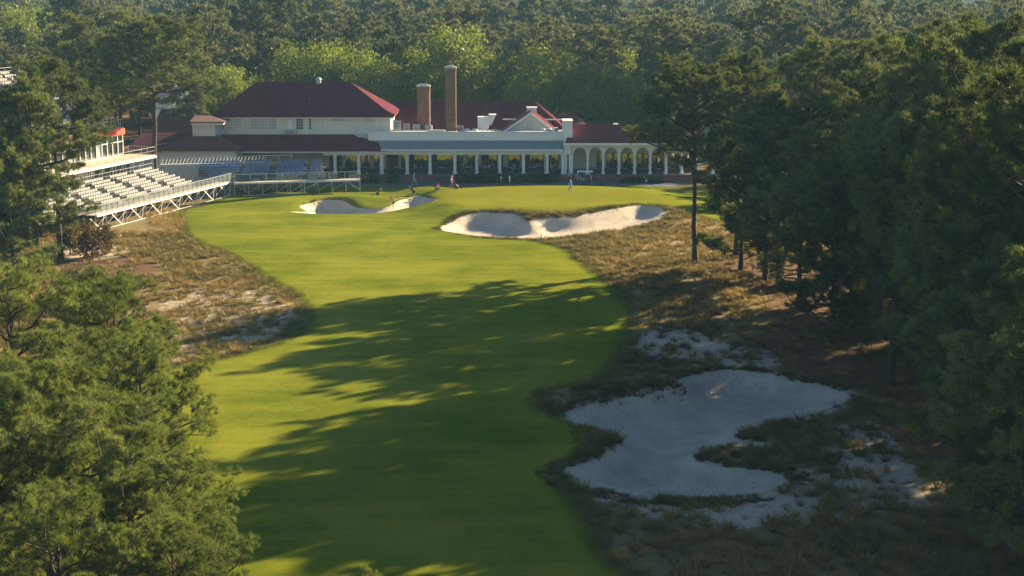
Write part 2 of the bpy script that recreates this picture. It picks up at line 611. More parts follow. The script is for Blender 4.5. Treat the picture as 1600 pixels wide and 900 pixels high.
b.inputs['Roughness'].default_value = 0.95; b.inputs['Specular IOR Level'].default_value = 0.1
bump(nt, b, math_n(nt, 'ADD', n2, n4), 0.6, 0.08)
M['rough'] = m
gme = np_mesh('ground', np.stack([X2, Y2, Z2], -1).reshape(-1, 3), [quads], m, True, {'sand': sa.ravel(), 'straw': stw.ravel()})
tag(link('ground', gme), kind='structure')


def sheet(name, F, mat, dz):
    """the part of the height field where F < 0, cut along F = 0"""
    ix = -np.ones(F.shape, np.int64)
    hh = h + land_far(gx, gy)
    s = F < 0
    c = s[:-1, :-1].astype(int) + s[1:, :-1] + s[1:, 1:] + s[:-1, 1:]
    full = np.argwhere(c == 4); part = np.argwhere((c > 0) & (c < 4))
    use = np.zeros(F.shape, bool)
    for dx, dy in ((0, 0), (1, 0), (1, 1), (0, 1)):
        use[full[:, 0] + dx, full[:, 1] + dy] = True
    k = np.argwhere(use); ix[k[:, 0], k[:, 1]] = np.arange(len(k))
    V = list(np.stack([gx[use], gy[use], hh[use] + dz], -1))
    Q = np.stack([ix[full[:, 0], full[:, 1]], ix[full[:, 0] + 1, full[:, 1]], ix[full[:, 0] + 1, full[:, 1] + 1], ix[full[:, 0], full[:, 1] + 1]], -1)
    cache, polys = {}, {3: [], 4: [], 5: [], 6: []}
    def vert(i, j):
        if ix[i, j] < 0:
            ix[i, j] = len(V); V.append(np.array((gx[i, j], gy[i, j], hh[i, j] + dz)))
        return ix[i, j]
    def cut(a, b):
        key = (a, b) if a < b else (b, a)
        if key not in cache:
            p, q = key; fa, fb = F[p], F[q]; t = fa / (fa - fb)
            cache[key] = len(V)
            V.append(np.array((gx[p] + (gx[q] - gx[p]) * t, gy[p] + (gy[q] - gy[p]) * t, hh[p] + (hh[q] - hh[p]) * t + dz)))
        return cache[key]
    for i, j in part:
        i, j = int(i), int(j)
        cs = [(i, j), (i + 1, j), (i + 1, j + 1), (i, j + 1)]
        out = []
        for n in range(4):
            a, b2 = cs[n], cs[(n + 1) % 4]
            if s[a]: out.append(vert(*a))
            if s[a] != s[b2]: out.append(cut(a, b2))
        if len(out) >= 3: polys[len(out)].append(out)
    me = np_mesh(name, np.array(V), [Q] + [np.array(p) for p in polys.values() if p], mat, True)
    return tag(link(name, me), kind='structure')


def turf(name, cols, stripe=0.25, fine=30.0):
    m, nt, b = new_mat(name)
    v = pos(nt)
    a = noise(nt, 0.09, 4, 0.6, v); s = noise(nt, 1.0, 4, 0.7, pos(nt, (0.12, 0.55, 1))); f = noise(nt, fine, 3, 0.7, v); w = noise(nt, 2.2, 4, 0.7, v)
    g = math_n(nt, 'ADD', math_n(nt, 'ADD', math_n(nt, 'MULTIPLY', a, 0.4), math_n(nt, 'MULTIPLY', s, stripe)),
               math_n(nt, 'ADD', math_n(nt, 'MULTIPLY', f, 0.18), math_n(nt, 'MULTIPLY', w, 0.42 - stripe)))
    nt.links.new(ramp(nt, g, [(0.43, cols[0]), (0.5, cols[1]), (0.57, cols[2])]), b.inputs['Base Color'])
    b.inputs['Roughness'].default_value = 0.7; b.inputs['Specular IOR Level'].default_value = 0.0
    bump(nt, b, f, 0.7, 0.04)
    return m


M['fairway'] = turf('mown_fairway', [(0.092, 0.122, 0.010), (0.142, 0.164, 0.014), (0.198, 0.204, 0.024)])
M['green'] = turf('putting_turf', [(0.150, 0.158, 0.012), (0.172, 0.176, 0.016), (0.20, 0.195, 0.022)], 0.15, 40)
m, nt, b = new_mat('bunker_sand')
v = pos(nt)
n1 = noise(nt, 0.5, 4, 0.6, v); n2 = noise(nt, 7, 4, 0.7, v, 0.6); n3 = noise(nt, 60, 2, 0.6, v)
f = math_n(nt, 'ADD', math_n(nt, 'MULTIPLY', n1, .5), math_n(nt, 'ADD', math_n(nt, 'MULTIPLY', n2, .35), math_n(nt, 'MULTIPLY', n3, .15)))
sc_ = ramp(nt, f, [(0.32, (0.38, 0.32, 0.245)), (0.5, (0.59, 0.505, 0.395)), (0.68, (0.71, 0.615, 0.49))])
n4 = noise(nt, 3.2, 5, 0.75, v); n5 = noise(nt, 0.35, 3, 0.6, v)
spk = math_n(nt, 'ADD', n4, math_n(nt, 'MULTIPLY', math_n(nt, 'SUBTRACT', n5, 0.5), 0.25))
nt.links.new(mixc(nt, ramp(nt, spk, [(0.30, (1, 1, 1)), (0.38, (0, 0, 0))]), sc_, (0.16, 0.12, 0.085)), b.inputs['Base Color'])
b.inputs['Roughness'].default_value = 0.95; b.inputs['Specular IOR Level'].default_value = 0.1
bump(nt, b, math_n(nt, 'ADD', math_n(nt, 'MULTIPLY', n1, 1.5), n2), 1.0, 0.22)
M['sand'] = m
M['path'] = simple('path_paving', (0.11, 0.115, 0.125), 0.85, 0.2, 0.8, streak=False)

# ragged edges
wob = 0.35 * (fbm(gx, gy, 1.6, 31, 2) - 0.5)
bw = {k: v_ + (wob * (1.0 if k == 'mid' else 0.3) if k != 'near' else 1.1 * (fbm(gx, gy, 2.2, 33, 3) - .5)) for k, v_ in B.items()}
bmin = np.minimum.reduce(list(bw.values()))
sheet('fairway', np.maximum(np.maximum(F_fair + 0.5 * (fbm(gx, gy, 2.2, 41, 3) - 0.5) * sst(225, 190, gy), -bmin), -F_path), M['fairway'], 0.0)
sheet('putting_green', np.maximum(F_green, -bmin), M['green'], 0.012)
for k in ('left', 'mid', 'near'):
    sheet('sand_bunker', bw[k], M['sand'], 0.006)
sheet('cart_path', F_path, M['path'], 0.004)


# ------------------------------------------------------------------ wiregrass and other ground cover (nobody could count it)
def tuft_template(seed, n, w, spread_, hgt):
    r = np.random.default_rng(seed)
    az = r.uniform(0, 2 * np.pi, n); lean = r.uniform(0.1, 1.0, n) * spread_
    base = np.stack([np.cos(az), np.sin(az), 0 * az], -1) * r.uniform(0.02, 0.16, (n, 1))
    L = r.uniform(0.6, 1.1, n) * hgt
    tip = base + np.stack([np.cos(az) * lean, np.sin(az) * lean, L * np.sqrt(np.clip(1.2 - lean ** 2, 0.08, 1))], -1)
    sd = np.stack([-np.sin(az), np.cos(az), 0 * az], -1) * w
    V = np.stack([base - sd, base + sd, tip], 1).reshape(-1, 3)
    return V, np.zeros((0, 4), int), np.arange(n * 3).reshape(-1, 3)


def scatter(name, label, mat, pts, scale, templates, tint):
    """one ground-cover object out of many tufts"""
    n = len(pts)
    ti = rng.integers(0, len(templates), n)
    rot = rng.uniform(0, 2 * np.pi, n)
    Vs, Qs, Ts, At, off = [], [], [], [], 0
    z = hz(pts[:, 0], pts[:, 1]) - 0.03
    for k, (V, Q, T) in enumerate(templates):
        s = np.where(ti == k)[0]
        if not len(s): continue
        c, sn = np.cos(rot[s])[:, None], np.sin(rot[s])[:, None]
        sc_ = scale[s][:, None]
        X = (V[None, :, 0] * c - V[None, :, 1] * sn) * sc_ + pts[s, 0][:, None]
        Y = (V[None, :, 0] * sn + V[None, :, 1] * c) * sc_ + pts[s, 1][:, None]
        Z = V[None, :, 2] * sc_ * rng.uniform(0.75, 1.2, (len(s), 1)) + z[s][:, None]
        Vs.append(np.stack([X, Y, Z], -1).reshape(-1, 3))
        o = off + np.arange(len(s))[:, None, None] * len(V)
        Ts.append((T[None] + o).reshape(-1, 3))
        At.append(np.repeat(tint[s], len(V)))
        off += len(V) * len(s)
    me = np_mesh(name, np.concatenate(Vs), [np.concatenate(Ts)], mat, False, {'tint': np.concatenate(At)})
    o = link(name, me)
    return tag(o, label, 'grass', kind='stuff')


TUFT = [tuft_template(100 + i, 42, 0.017, 0.50, 0.28) for i in range(6)]
TALL = [tuft_template(200 + i, 16, 0.022, 0.5, 0.75) for i in range(4)]

in_fair = lambda x, y: fld(F_fair, x, y)
bun = lambda x, y: fld(bmin, x, y)

N = 60000
px_ = rng.uniform(-70, 80, N); py_ = rng.uniform(62, 205, N)
ff, bb = in_fair(px_, py_), bun(px_, py_)
sw, st_ = fld(sandw, px_, py_), fld(straww, px_, py_)
clump = fbm(px_, py_, 3.5, 51, 3)
dens = (1.0 * (clump > 0.31)) * (1 - 0.80 * sw * (clump < 0.60)) * (1 - 0.88 * st_)
keep = (ff > 0.25) & (bb > 0.25) & (rng.uniform(0, 1, N) < dens) & (fld(F_path, px_, py_) > 1.5)
keep &= ~((px_ < -28 - (205 - py_) * 0.1) & (py_ > 172))            # under the grandstands
qx_, qy_ = project(px_, py_, 0 * px_)
keep &= (qx_ > -120) & (qx_ < 1720) & (qy_ < 1000)
edge = sst(3.0, 0.2, np.minimum(np.abs(ff), 9))
p = np.stack([px_, py_], -1)[keep]
scl = rng.uniform(0.75, 1.75, len(p)) * (0.9 + 0.5 * fbm(p[:, 0], p[:, 1], 5, 61, 2))
tn = np.clip(1.5 * (fbm(p[:, 0], p[:, 1], 7, 71, 3) - .5) + .45 + rng.uniform(-.5, .5, len(p)), 0, 1)
scatter('wiregrass', 'brown and olive wiregrass tufts over the sandy rough beside the fairway', M['wire'], p, scl, TUFT, tn)

ex = rng.uniform(-60, 45, 260000); ey = rng.uniform(62, 200, 260000)
d = fld(F_fair, ex, ey); qx_, qy_ = project(ex, ey, 0 * ex)
s_ = np.argwhere((d > -0.45) & (d < 1.6 * fbm(ex, ey, 3, 91, 2) + .1) & (bun(ex, ey) > .2) & (qx_ > -50) & (qx_ < 1650) & (qy_ < 960)).ravel()[:6500]
SHORT = [tuft_template(300 + i, 16, 0.016, 0.8, 0.20) for i in range(4)]
scatter('edge_grass', 'short ragged grass along the edge of the mown fairway', M['edge'], np.stack([ex[s_], ey[s_]], -1), rng.uniform(.5, 1.2, len(s_)), SHORT, rng.uniform(0, .8, len(s_)))

# shaggy lips round the sand
N = 26000
q = []
for k, wdt, n in (('near', 1.3, 12000), ('mid', 1.1, 9000), ('left', 0.5, 4000)):
    xx = rng.uniform(-45, 40, n * 14); yy = rng.uniform(72, 205, n * 14)
    d = fld(bw[k], xx, yy)
    nn = fbm(xx, yy, 2.4, 81, 2)
    # the far side of each bunker has the thick fringe
    far = fld(bw[k], xx, yy - 1.2) < d - 0.3
    ok = (d > (0.0 if k == 'near' else 0.05)) & (d < wdt * (0.4 + nn)) & ((far & (k != 'left')) | (nn > 0.52))
    if k == 'left': ok &= (d < 0.3) & far & (nn > 0.55)
    if k == 'mid': ok &= ~((far) & (in_fair(xx, yy) < -1.5) & (nn < 0.5))
    s = np.argwhere(ok).ravel()[:n // 5]
    q.append(np.stack([xx[s], yy[s]], -1))
q = np.concatenate(q)
scatter('fringe_grass', 'shaggy dark grass fringe on the lips of the sand bunkers', M['fringe'], q, rng.uniform(0.4, 1.0, len(q)), TUFT, np.clip(rng.uniform(0.0, 0.7, len(q)), 0, 1))

# tall seeding grass on the island in the near bunker, the berm above it and the amber patch by the grandstand
def patch(px, n, z=0.0):
    poly = gpoly(px, z)
    lo, hi = poly.min(0), poly.max(0)
    t = rng.uniform(lo, hi, (n * 4, 2))
    t = t[sdf(poly, t[:, 0], t[:, 1]) < 0][:n]
    return t
isl = np.concatenate([patch([(1085, 706), (1120, 700), (1200, 697), (1300, 700), (1320, 720), (1240, 728), (1120, 722), (1084, 718)], 170),
                      patch([(1265, 735), (1330, 728), (1340, 745), (1290, 755)], 60),
                      patch([(1170, 668), (1330, 655), (1400, 690), (1250, 692)], 90),
                      patch([(840, 612), (900, 600), (1000, 598), (1068, 606), (1064, 616), (980, 622), (900, 630), (846, 636)], 240, 0.4),
                      patch([(895, 665), (940, 672), (970, 690), (945, 708), (900, 712)], 150, 0.3)])
scatter('tall_grass', 'tall thin seeding grass on the islands and berms of the near bunker', M['fringe'], isl, rng.uniform(0.2, 0.85, len(isl)), TALL, rng.uniform(0.0, 0.6, len(isl)))
amb = patch([(225, 338), (250, 330), (285, 335), (292, 352), (270, 360), (240, 352)], 220)
scatter('amber_grass', 'amber dry grass patch at the foot of the white grandstand', M['amber'], amb, rng.uniform(0.5, 0.9, len(amb)), TALL, rng.uniform(0.3, 1, len(amb)))


# ------------------------------------------------------------------ trees
class NB:
    """numeric mesh collector"""
    def __init__(s): s.V, s.Q, s.T, s.A, s.n = [], [], [], [], 0

    def put(s, V, Q=None, T=None, a=None):
        if Q is not None and len(Q): s.Q.append(np.asarray(Q) + s.n)
        if T is not None and len(T): s.T.append(np.asarray(T) + s.n)
        s.V.append(V); s.A.append(np.zeros(len(V)) if a is None else a); s.n += len(V)

    def tube(s, pts, rad, k=5):
        pts = np.asarray(pts, float); n = len(pts)
        d = np.gradient(pts, axis=0); d /= np.linalg.norm(d, axis=1, keepdims=True) + 1e-9
        ref = np.where(np.abs(d[:, 2:3]) > 0.9, np.array([[1., 0, 0]]), np.array([[0, 0, 1.]]))
        u = np.cross(d, ref); u /= np.linalg.norm(u, axis=1, keepdims=True) + 1e-9
        w = np.cross(d, u)
        t = np.arange(k) * 2 * np.pi / k
        V = pts[:, None] + np.asarray(rad)[:, None, None] * (u[:, None] * np.cos(t)[None, :, None] + w[:, None] * np.sin(t)[None, :, None])
        a = np.arange((n - 1) * k).reshape(n - 1, k); b = np.roll(a, -1, 1)
        s.put(V.reshape(-1, 3), np.stack([a, b, b + k, a + k], -1).reshape(-1, 4))

    def mesh(s, name, mat, smooth=False):
        f = []
        if s.Q: f.append(np.concatenate(s.Q))
        if s.T: f.append(np.concatenate(s.T))
        return np_mesh(name, np.concatenate(s.V), f, mat, smooth, {'tint': np.concatenate(s.A)})


def unit(v): return v / (np.linalg.norm(v, axis=-1, keepdims=True) + 1e-9)


def needles(r, C, D, k, L, w):
    """bursts of needles: C centres, D twig directions"""
    n = len(C)
    v = unit(r.normal(size=(n, k, 3)) * 0.75 + D[:, None] * 0.85 + np.array((0, 0, 0.12)))
    l = L * r.uniform(0.6, 1.1, (n, k, 1))
    sd = unit(np.cross(v, r.normal(size=(n, k, 3)))) * w
    b = C[:, None] + v * 0.04
    V = np.stack([b - sd * .5, b + sd * .5, b + v * l], 2).reshape(-1, 3)
    T = np.arange(n * k * 3).reshape(-1, 3)
    return V, T


def pine(seed, H, cb, Rd, limbs, per, k, L, w, top=0.75, kink=0.02, clump=0.35, sub=4):
    """trunk-with-limbs mesh and crown mesh of a longleaf or loblolly pine"""
    r = np.random.default_rng(seed)
    wood, leaf = NB(), NB()
    nseg = 11
    tz = np.linspace(0, H * 0.985, nseg)
    wob = np.cumsum(r.normal(0, kink, (nseg, 2)), 0) * H / 10
    wob -= wob[0]
    tp = np.stack([wob[:, 0], wob[:, 1], tz], -1)
    r0 = 0.013 * H + 0.03
    tr = r0 * (1 - 0.90 * (tz / H) ** 1.2); tr[0] *= 1.25
    wood.tube(tp, tr, 8)
    at = lambda z: np.array([np.interp(z, tz, tp[:, 0]), np.interp(z, tz, tp[:, 1]), z])
    az = r.uniform(0, 6.28)
    C, D, tone = [], [], []
    for i in range(limbs):
        t = (i + r.uniform(0, 1)) / limbs
        z = cb + (H * 0.97 - cb) * t ** 0.92
        prof = (0.55 + 0.60 * math.sin(math.pi * min(1, t * 0.85 + 0.15))) * (1 - t ** 4.5 * 0.60)
        Ln = Rd * prof * r.uniform(0.45, 1.15)
        az += 2.4 + r.uniform(-.5, .5)
        el = R(2 + 46 * t ** 1.2 + r.uniform(-14, 12))
        dirv = np.array([math.cos(az) * math.cos(el), math.sin(az) * math.cos(el), math.sin(el)])
        s_ = np.linspace(0, 1, 6)
        pts = at(z) + s_[:, None] * Ln * dirv + np.outer(s_ ** 2, np.array([0, 0, Ln * r.uniform(0.08, 0.45)]))
        pts[1:-1] += r.normal(0, Ln * 0.025, (4, 3))
        rb = min(0.022 * Ln + 0.012, tr[-1] + (r0 - tr[-1]) * 0.5)
        wood.tube(pts, rb * (1 - 0.8 * s_), 4)
        ltone = r.uniform(0, 1)
        npad = max(2, int(round(Ln * 0.85)))
        for j in range(npad):                           # foliage pads with gaps between them
            s2 = 1.0 if j == 0 else r.uniform(0.42, 0.92)
            p0 = np.array([np.interp(s2, s_, pts[:, c]) for c in range(3)])
            off = 0 if j == 0 else Ln * .30 * r.choice((-1, 1)) * r.uniform(.4, 1.1) * (1.2 - s2 * .5)
            pc = p0 + np.array((-math.sin(az), math.cos(az), 0)) * off + np.array((0, 0, .12 + .05 * Ln))
            pr_ = (0.42 + 0.12 * Ln) * r.uniform(.7, 1.2)
            ptone = r.uniform(0, 1)
            if j: wood.tube([p0, (p0 + pc) / 2 - np.array((0, 0, .06)), pc], [rb * .45, rb * .3, rb * .18], 3)
            for q_ in range(max(3, int(11 * per * pr_))):
                u = unit(r.normal(size=3) + np.array((0, 0, .35)))
                p1 = pc + u * pr_ * r.uniform(.45, 1.0) * np.array((1.05, 1.05, .62))
                sd_ = unit(p1 - pc + np.array((0, 0, .3)))
                wood.tube([pc - np.array((0, 0, .1)), (pc + p1) / 2 - np.array((0, 0, .05)), p1], [rb * .16 + .010, .012, .006], 3)
                for q in range(sub):
                    C.append(p1 - (p1 - pc) * (.30 * q / sub) + r.normal(0, clump * (.3 if q == 0 else .65), 3) * np.array((1, 1, .7)))
                    D.append(unit(sd_ + np.array((0, 0, .3)) + r.normal(0, .35, 3)))
                    tone.append(np.clip(.15 * ltone + .30 * ptone + r.uniform(0, .55), 0, 1))
    for i in range(5):                                  # the leader
        C.append(at(H * (0.955 + 0.012 * i)) + r.normal(0, .12, 3)); D.append(np.array((0, 0, 1.))); tone.append(.7)
    if cb > H * 0.3:
        for i in range(int(4 + H * .2)):                # dead stubs
            z = r.uniform(cb * .45, cb); a2 = r.uniform(0, 6.28); l2 = r.uniform(.5, 1.8)
            wood.tube([at(z), at(z) + l2 * .6 * np.array((math.cos(a2), math.sin(a2), .05)), at(z) + l2 * np.array((math.cos(a2), math.sin(a2), -.1 + r.uniform(0, .3)))], [.045, .03, .01], 3)
    C, D, tone = np.array(C), np.array(D), np.array(tone)
    V, T = needles(r, C, D, k, L, w)
    leaf.put(V, None, T, np.repeat(tone, k * 3))
    print('pine', seed, 'tufts', len(C), 'needles', len(C) * k)
    return wood, leaf


def broadleaf(seed, H, Rd, n, ls, lobes=14, base=0.16):
    """round-headed broadleaved tree: forked trunk, lobed crown of leaf-sized faces"""
    r = np.random.default_rng(seed)
    wood, leaf = NB(), NB()
    fork = H * r.uniform(.22, .32)
    r0 = 0.022 * H
    wood.tube([(0, 0, 0), (r.normal(0, .1), r.normal(0, .1), fork * .6), (0, 0, fork)], [r0 * 1.3, r0, r0 * .85], 8)
    ctr, rad = [], []
    for i in range(lobes):
        t = i / lobes
        a = i * 2.4 + r.uniform(-.4, .4)
        zz = base + (0.95 - base) * ((t * 1.02) ** 0.75)
        rr = Rd * math.sqrt(max(0.02, 1 - ((zz - 0.45) / 0.58) ** 2)) * r.uniform(.50, .78)
        lr = Rd * r.uniform(.22, .36) * (1 - .2 * t) * (1.25 if lobes < 16 else 1)
        ctr.append((rr * math.cos(a), rr * math.sin(a), min(zz * H, H - lr * .75))); rad.append(lr)
    ctr.append((0, 0, H * .55)); rad.append(Rd * .6)
    for c, q in zip(ctr, rad):
        c = np.array(c)
        mid = c * np.array((.45, .45, .5)) + np.array((0, 0, fork * .6))
        wood.tube([np.array((0, 0, fork * .9)), mid, c], [r0 * .5, r0 * .3, r0 * .07], 5)
        for j in range(4):
            e = c + unit(r.normal(size=3)) * q * .8
            wood.tube([mid + (c - mid) * r.uniform(.3, .9), e], [r0 * .12, .012], 3)
    ctr, rad = np.array(ctr), np.array(rad)
    pr = rad ** 2 / np.sum(rad ** 2)
    # twig clusters on each lobe, then leaves round each cluster
    m = max(60, n // 9)
    li = r.choice(len(ctr), m, p=pr)
    u = unit(r.normal(size=(m, 3)) + np.array((0, 0, .25)))
    cc = ctr[li] + u * rad[li][:, None] * (r.uniform(.35, 1.0, (m, 1)) ** .45) * np.array((1, 1, .85)) + r.normal(0, Rd * .035, (m, 3))
    ci = r.integers(0, m, n)
    p = cc[ci] + r.normal(0, Rd * .055 + .10, (n, 3))
    nrm = unit(u[ci] * 1.0 + r.normal(size=(n, 3)) * .55 + np.array((0, 0, .3)))
    a = unit(np.cross(nrm, r.normal(size=(n, 3)))); b = np.cross(nrm, a)
    s = ls * r.uniform(.6, 1.2, (n, 1))
    V = np.stack([p - a * s * .5, p - b * s * .32, p + a * s * .55, p + b * s * .32], 1).reshape(-1, 3)
    tone = np.clip(.25 * r.uniform(0, 1, len(ctr))[li[ci]] + .35 * r.uniform(0, 1, m)[ci] + r.uniform(0, .4, n), 0, 1)
    leaf.put(V, np.arange(n * 4).reshape(-1, 4), None, np.repeat(tone, 4))
    return wood, leaf


def meshes(gen, wmat, lmat, nm):
    w, l = gen
    return (w.mesh('trunk', wmat, True), l.mesh('crown', lmat, False), nm)


# kinds (height 1 : built at real size, scaled a little per tree)
NEAR = [meshes(pine(11, 15.0, 3.0, 5.2, 50, 0.95, 30, 0.34, 0.022, sub=4, kink=.03, clump=.20), M['bark'], M['pine_near_lit'], 15.0),
        meshes(pine(12, 13.0, 2.5, 4.6, 46, 0.95, 30, 0.34, 0.022, sub=4, kink=.03, clump=.20), M['bark'], M['pine_near_lit'], 13.0)]
MID_TALL = [meshes(pine(21 + i, 20.0, (7.5, 9.0, 6.0)[i], (4.6, 4.2, 5.0)[i], 42, 0.9, 18, 0.42, 0.055, sub=4, clump=.24), M['bark'], M['pine'], 20.0) for i in range(3)]
MID_LOW = [meshes(pine(31 + i, 16.0, (0.9, 1.6, 2.6)[i], (4.6, 4.2, 4.4)[i], 54, 0.9, 18, 0.42, 0.055, sub=4, clump=.24), M['bark'], M['pine'], 16.0) for i in range(3)]
LONE = meshes(pine(41, 18.5, 8.8, 5.4, 40, 0.95, 18, 0.42, 0.055, sub=4, clump=.24, kink=.035), M['bark'], M['pine'], 18.5)
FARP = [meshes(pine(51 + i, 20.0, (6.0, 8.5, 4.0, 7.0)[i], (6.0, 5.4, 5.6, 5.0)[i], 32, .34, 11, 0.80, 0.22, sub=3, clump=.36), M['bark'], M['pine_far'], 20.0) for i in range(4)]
LEAFY = [meshes(broadleaf(61 + i, 14.0, (6.6, 5.6, 7.0)[i], 12000, 0.42, (30, 26, 34)[i], .14), M['barkgrey'], M['leaf'], 14.0) for i in range(3)]
TINY = []
for i in range(3):                                     # one-mesh forest trees for the far country
    w, l = pine(71 + i, 20.0, (7.0, 5.0, 8.5)[i], (5.8, 5.2, 6.2)[i], 22, .14, 7, 1.25, 0.42, sub=3, clump=.5)
    nb = NB()
    for V, A in zip(w.V, w.A): nb.put(V, None, None, A)
    nb.Q = list(w.Q); nq = sum(len(a) for a in nb.Q)
    off = nb.n
    for V, A in zip(l.V, l.A): nb.put(V, None, None, A)
    nb.T = [t + off for t in l.T]
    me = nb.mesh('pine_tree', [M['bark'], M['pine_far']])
    mi = np.zeros(len(me.polygons), np.int32); mi[nq:] = 1
    me.polygons.foreach_set('material_index', mi)
    TINY.append(me)
for i in range(1):
    w, l = broadleaf(81, 15.0, 6.2, 900, 1.5, 12, .14)
    nb = NB()
    for V, A in zip(w.V, w.A): nb.put(V, None, None, A)
    nb.Q = list(w.Q); nq = sum(len(a) for a in nb.Q); off = nb.n
    for V, A in zip(l.V, l.A): nb.put(V, None, None, A)
    nb.Q += [q + off for q in l.Q]
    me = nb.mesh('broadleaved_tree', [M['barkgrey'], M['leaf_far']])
    mi = np.zeros(len(me.polygons), np.int32); mi[nq:] = 1
    me.polygons.foreach_set('material_index', mi)
    TINY.append(me)

TREES = []


def tree(kind, x, y, height, label, group, name='pine_tree', cat='pine tree', rz=None, wide=1.0, lean=(0, 0), z=None):
    wm, lm, hh = kind
    s = height / hh
    e = empty(name, (x, y, float(hz(x, y)) - 0.06 if z is None else z), random.uniform(0, 6.28) if rz is None else rz, label, cat, group)
    e.scale = (s * wide, s * wide, s)
    e.rotation_euler[0], e.rotation_euler[1] = lean
    a = link('trunk', wm, e); c = link('crown', lm, e)
    TREES.append((x, y))
    return e


def tree_px(kind, bx, by, ty, label, group=None, dz=0, **kw):
    """base and top given by pixels"""
    x, y, z = GH(bx, by)
    ht = PZ(ty, y) - z
    return tree(kind, x, y, ht, label, group, **kw)


# near pines at the lower left: they stand on low ground, base below the frame
def tree_at(kind, px, top_py, Y, label, group=None, h_=None, **kw):
    """a tree at distance Y whose top shows at (px, top_py); h_ its height"""
    x, ztop = P(px, top_py, Y)
    g = float(hz(x, Y))
    return tree(kind, x, Y, ztop - g, label, group, **kw)


g1 = 'pines rising at the lower left corner'
tree_at(NEAR[0], 5, 440, 74, 'tallest near pine filling the left edge below the grandstand trees', g1, rz=0.4, wide=1.0)
tree_at(NEAR[1], 165, 462, 79, 'near pine with a dark forked stem, its top in front of the sandy rough', g1, rz=2.1, wide=1.05)
tree_at(NEAR[0], 222, 545, 72, 'near pine with long twiggy limbs reaching right over the fairway edge', g1, rz=3.6, wide=.92)
tree_at(NEAR[1], 90, 600, 64, 'near pine crown low at the left, in front of the taller pines', g1, rz=5.0, wide=1.1)
tree_at(NEAR[1], 283, 745, 64, 'lowest near pine reaching out over the fairway at the bottom left', g1, rz=.9, wide=.95)
tree_at(NEAR[0], 170, 770, 56, 'near pine at the bottom left corner, seen from above its top', g1, rz=1.6, wide=.75)
tree_at(NEAR[1], -40, 700, 58, 'near pine cut by the left edge at the bottom', g1, rz=4.1, wide=.95)
tree_at(NEAR[0], 60, 610, 62, 'near pine in the lower left between the forked pine and the left edge', g1, rz=2.9, wide=1.0)
tree_at(NEAR[1], 200, 700, 58, 'near pine low at the left, its top below the long twiggy limbs', g1, rz=5.5, wide=1.1)
tree_at(NEAR[0], 80, 800, 50, 'near pine crown at the very bottom left, seen from above', g1, rz=.2, wide=1.0)
tree_at(NEAR[1], 270, 850, 54, 'small near pine at the bottom edge beside the lowest reaching limb', g1, rz=3.2, wide=1.1)
tree_at(NEAR[1], 548, 935, 50, 'tip of a small pine just entering the bottom edge', g1, rz=4.1, wide=.5)

# pines in front of the grandstand
g2 = 'pines between the rough and the white grandstand'
tree_px(MID_LOW[1], 10, 432, 205, 'broad pine at the left edge in front of the grandstand, on two stems', g2, rz=1.0)
tree_px(MID_LOW[2], 62, 425, 138, 'bushy pine standing before the white seats of the grandstand', g2, rz=2.0, wide=1.0)
tree_px(MID_TALL[2], 95, 405, 95, 'taller pine behind, its limbs crossing the red fascia', g2, rz=.3, wide=.95)
tree_px(MID_LOW[0], 22, 434, 215, 'full low pine between the two stems at the left edge', g2, rz=2.7, wide=1.1)
tree_px(MID_LOW[0], -45, 428, 120, 'pine half cut off by the left edge near the grandstand', g2, rz=4.4)
tree_px(MID_TALL[0], -60, 330, 85, 'pine top at the left edge beside the upper white seats', g2, rz=3.4)
for px_q, py_q, hh_, lab in ((152, 402, 3.6, 'bronze leaved bush under the left pines beside the sandy track'), (110, 398, 3.0, 'smaller bronze bush at the foot of the left pines')):
    x, y, z = GH(px_q, py_q)
    tree(meshes(broadleaf(90 + px_q, 4.0, 2.2, 4200, .30, 12, .03), M['bark'], M['bronze'], 4.0), x, y, hh_, lab, 'bushes by the sandy track', 'shrub', 'shrub')
wmx = meshes(broadleaf(95, 4.0, 3.2, 4200, .22, 11, .03), M['barkgrey'], M['shrub'], 4.0)
x, y, z = GH(135, 478)
tree(wmx, x, y, 3.6, 'dark green bush behind the near pines at the edge of the rough', 'bushes by the sandy track', 'shrub', 'shrub')
x, y, z = GH(250, 545)
tree(wmx, x, y, 2.0, 'low bush beside the forked near pine', 'bushes by the sandy track', 'shrub', 'shrub')

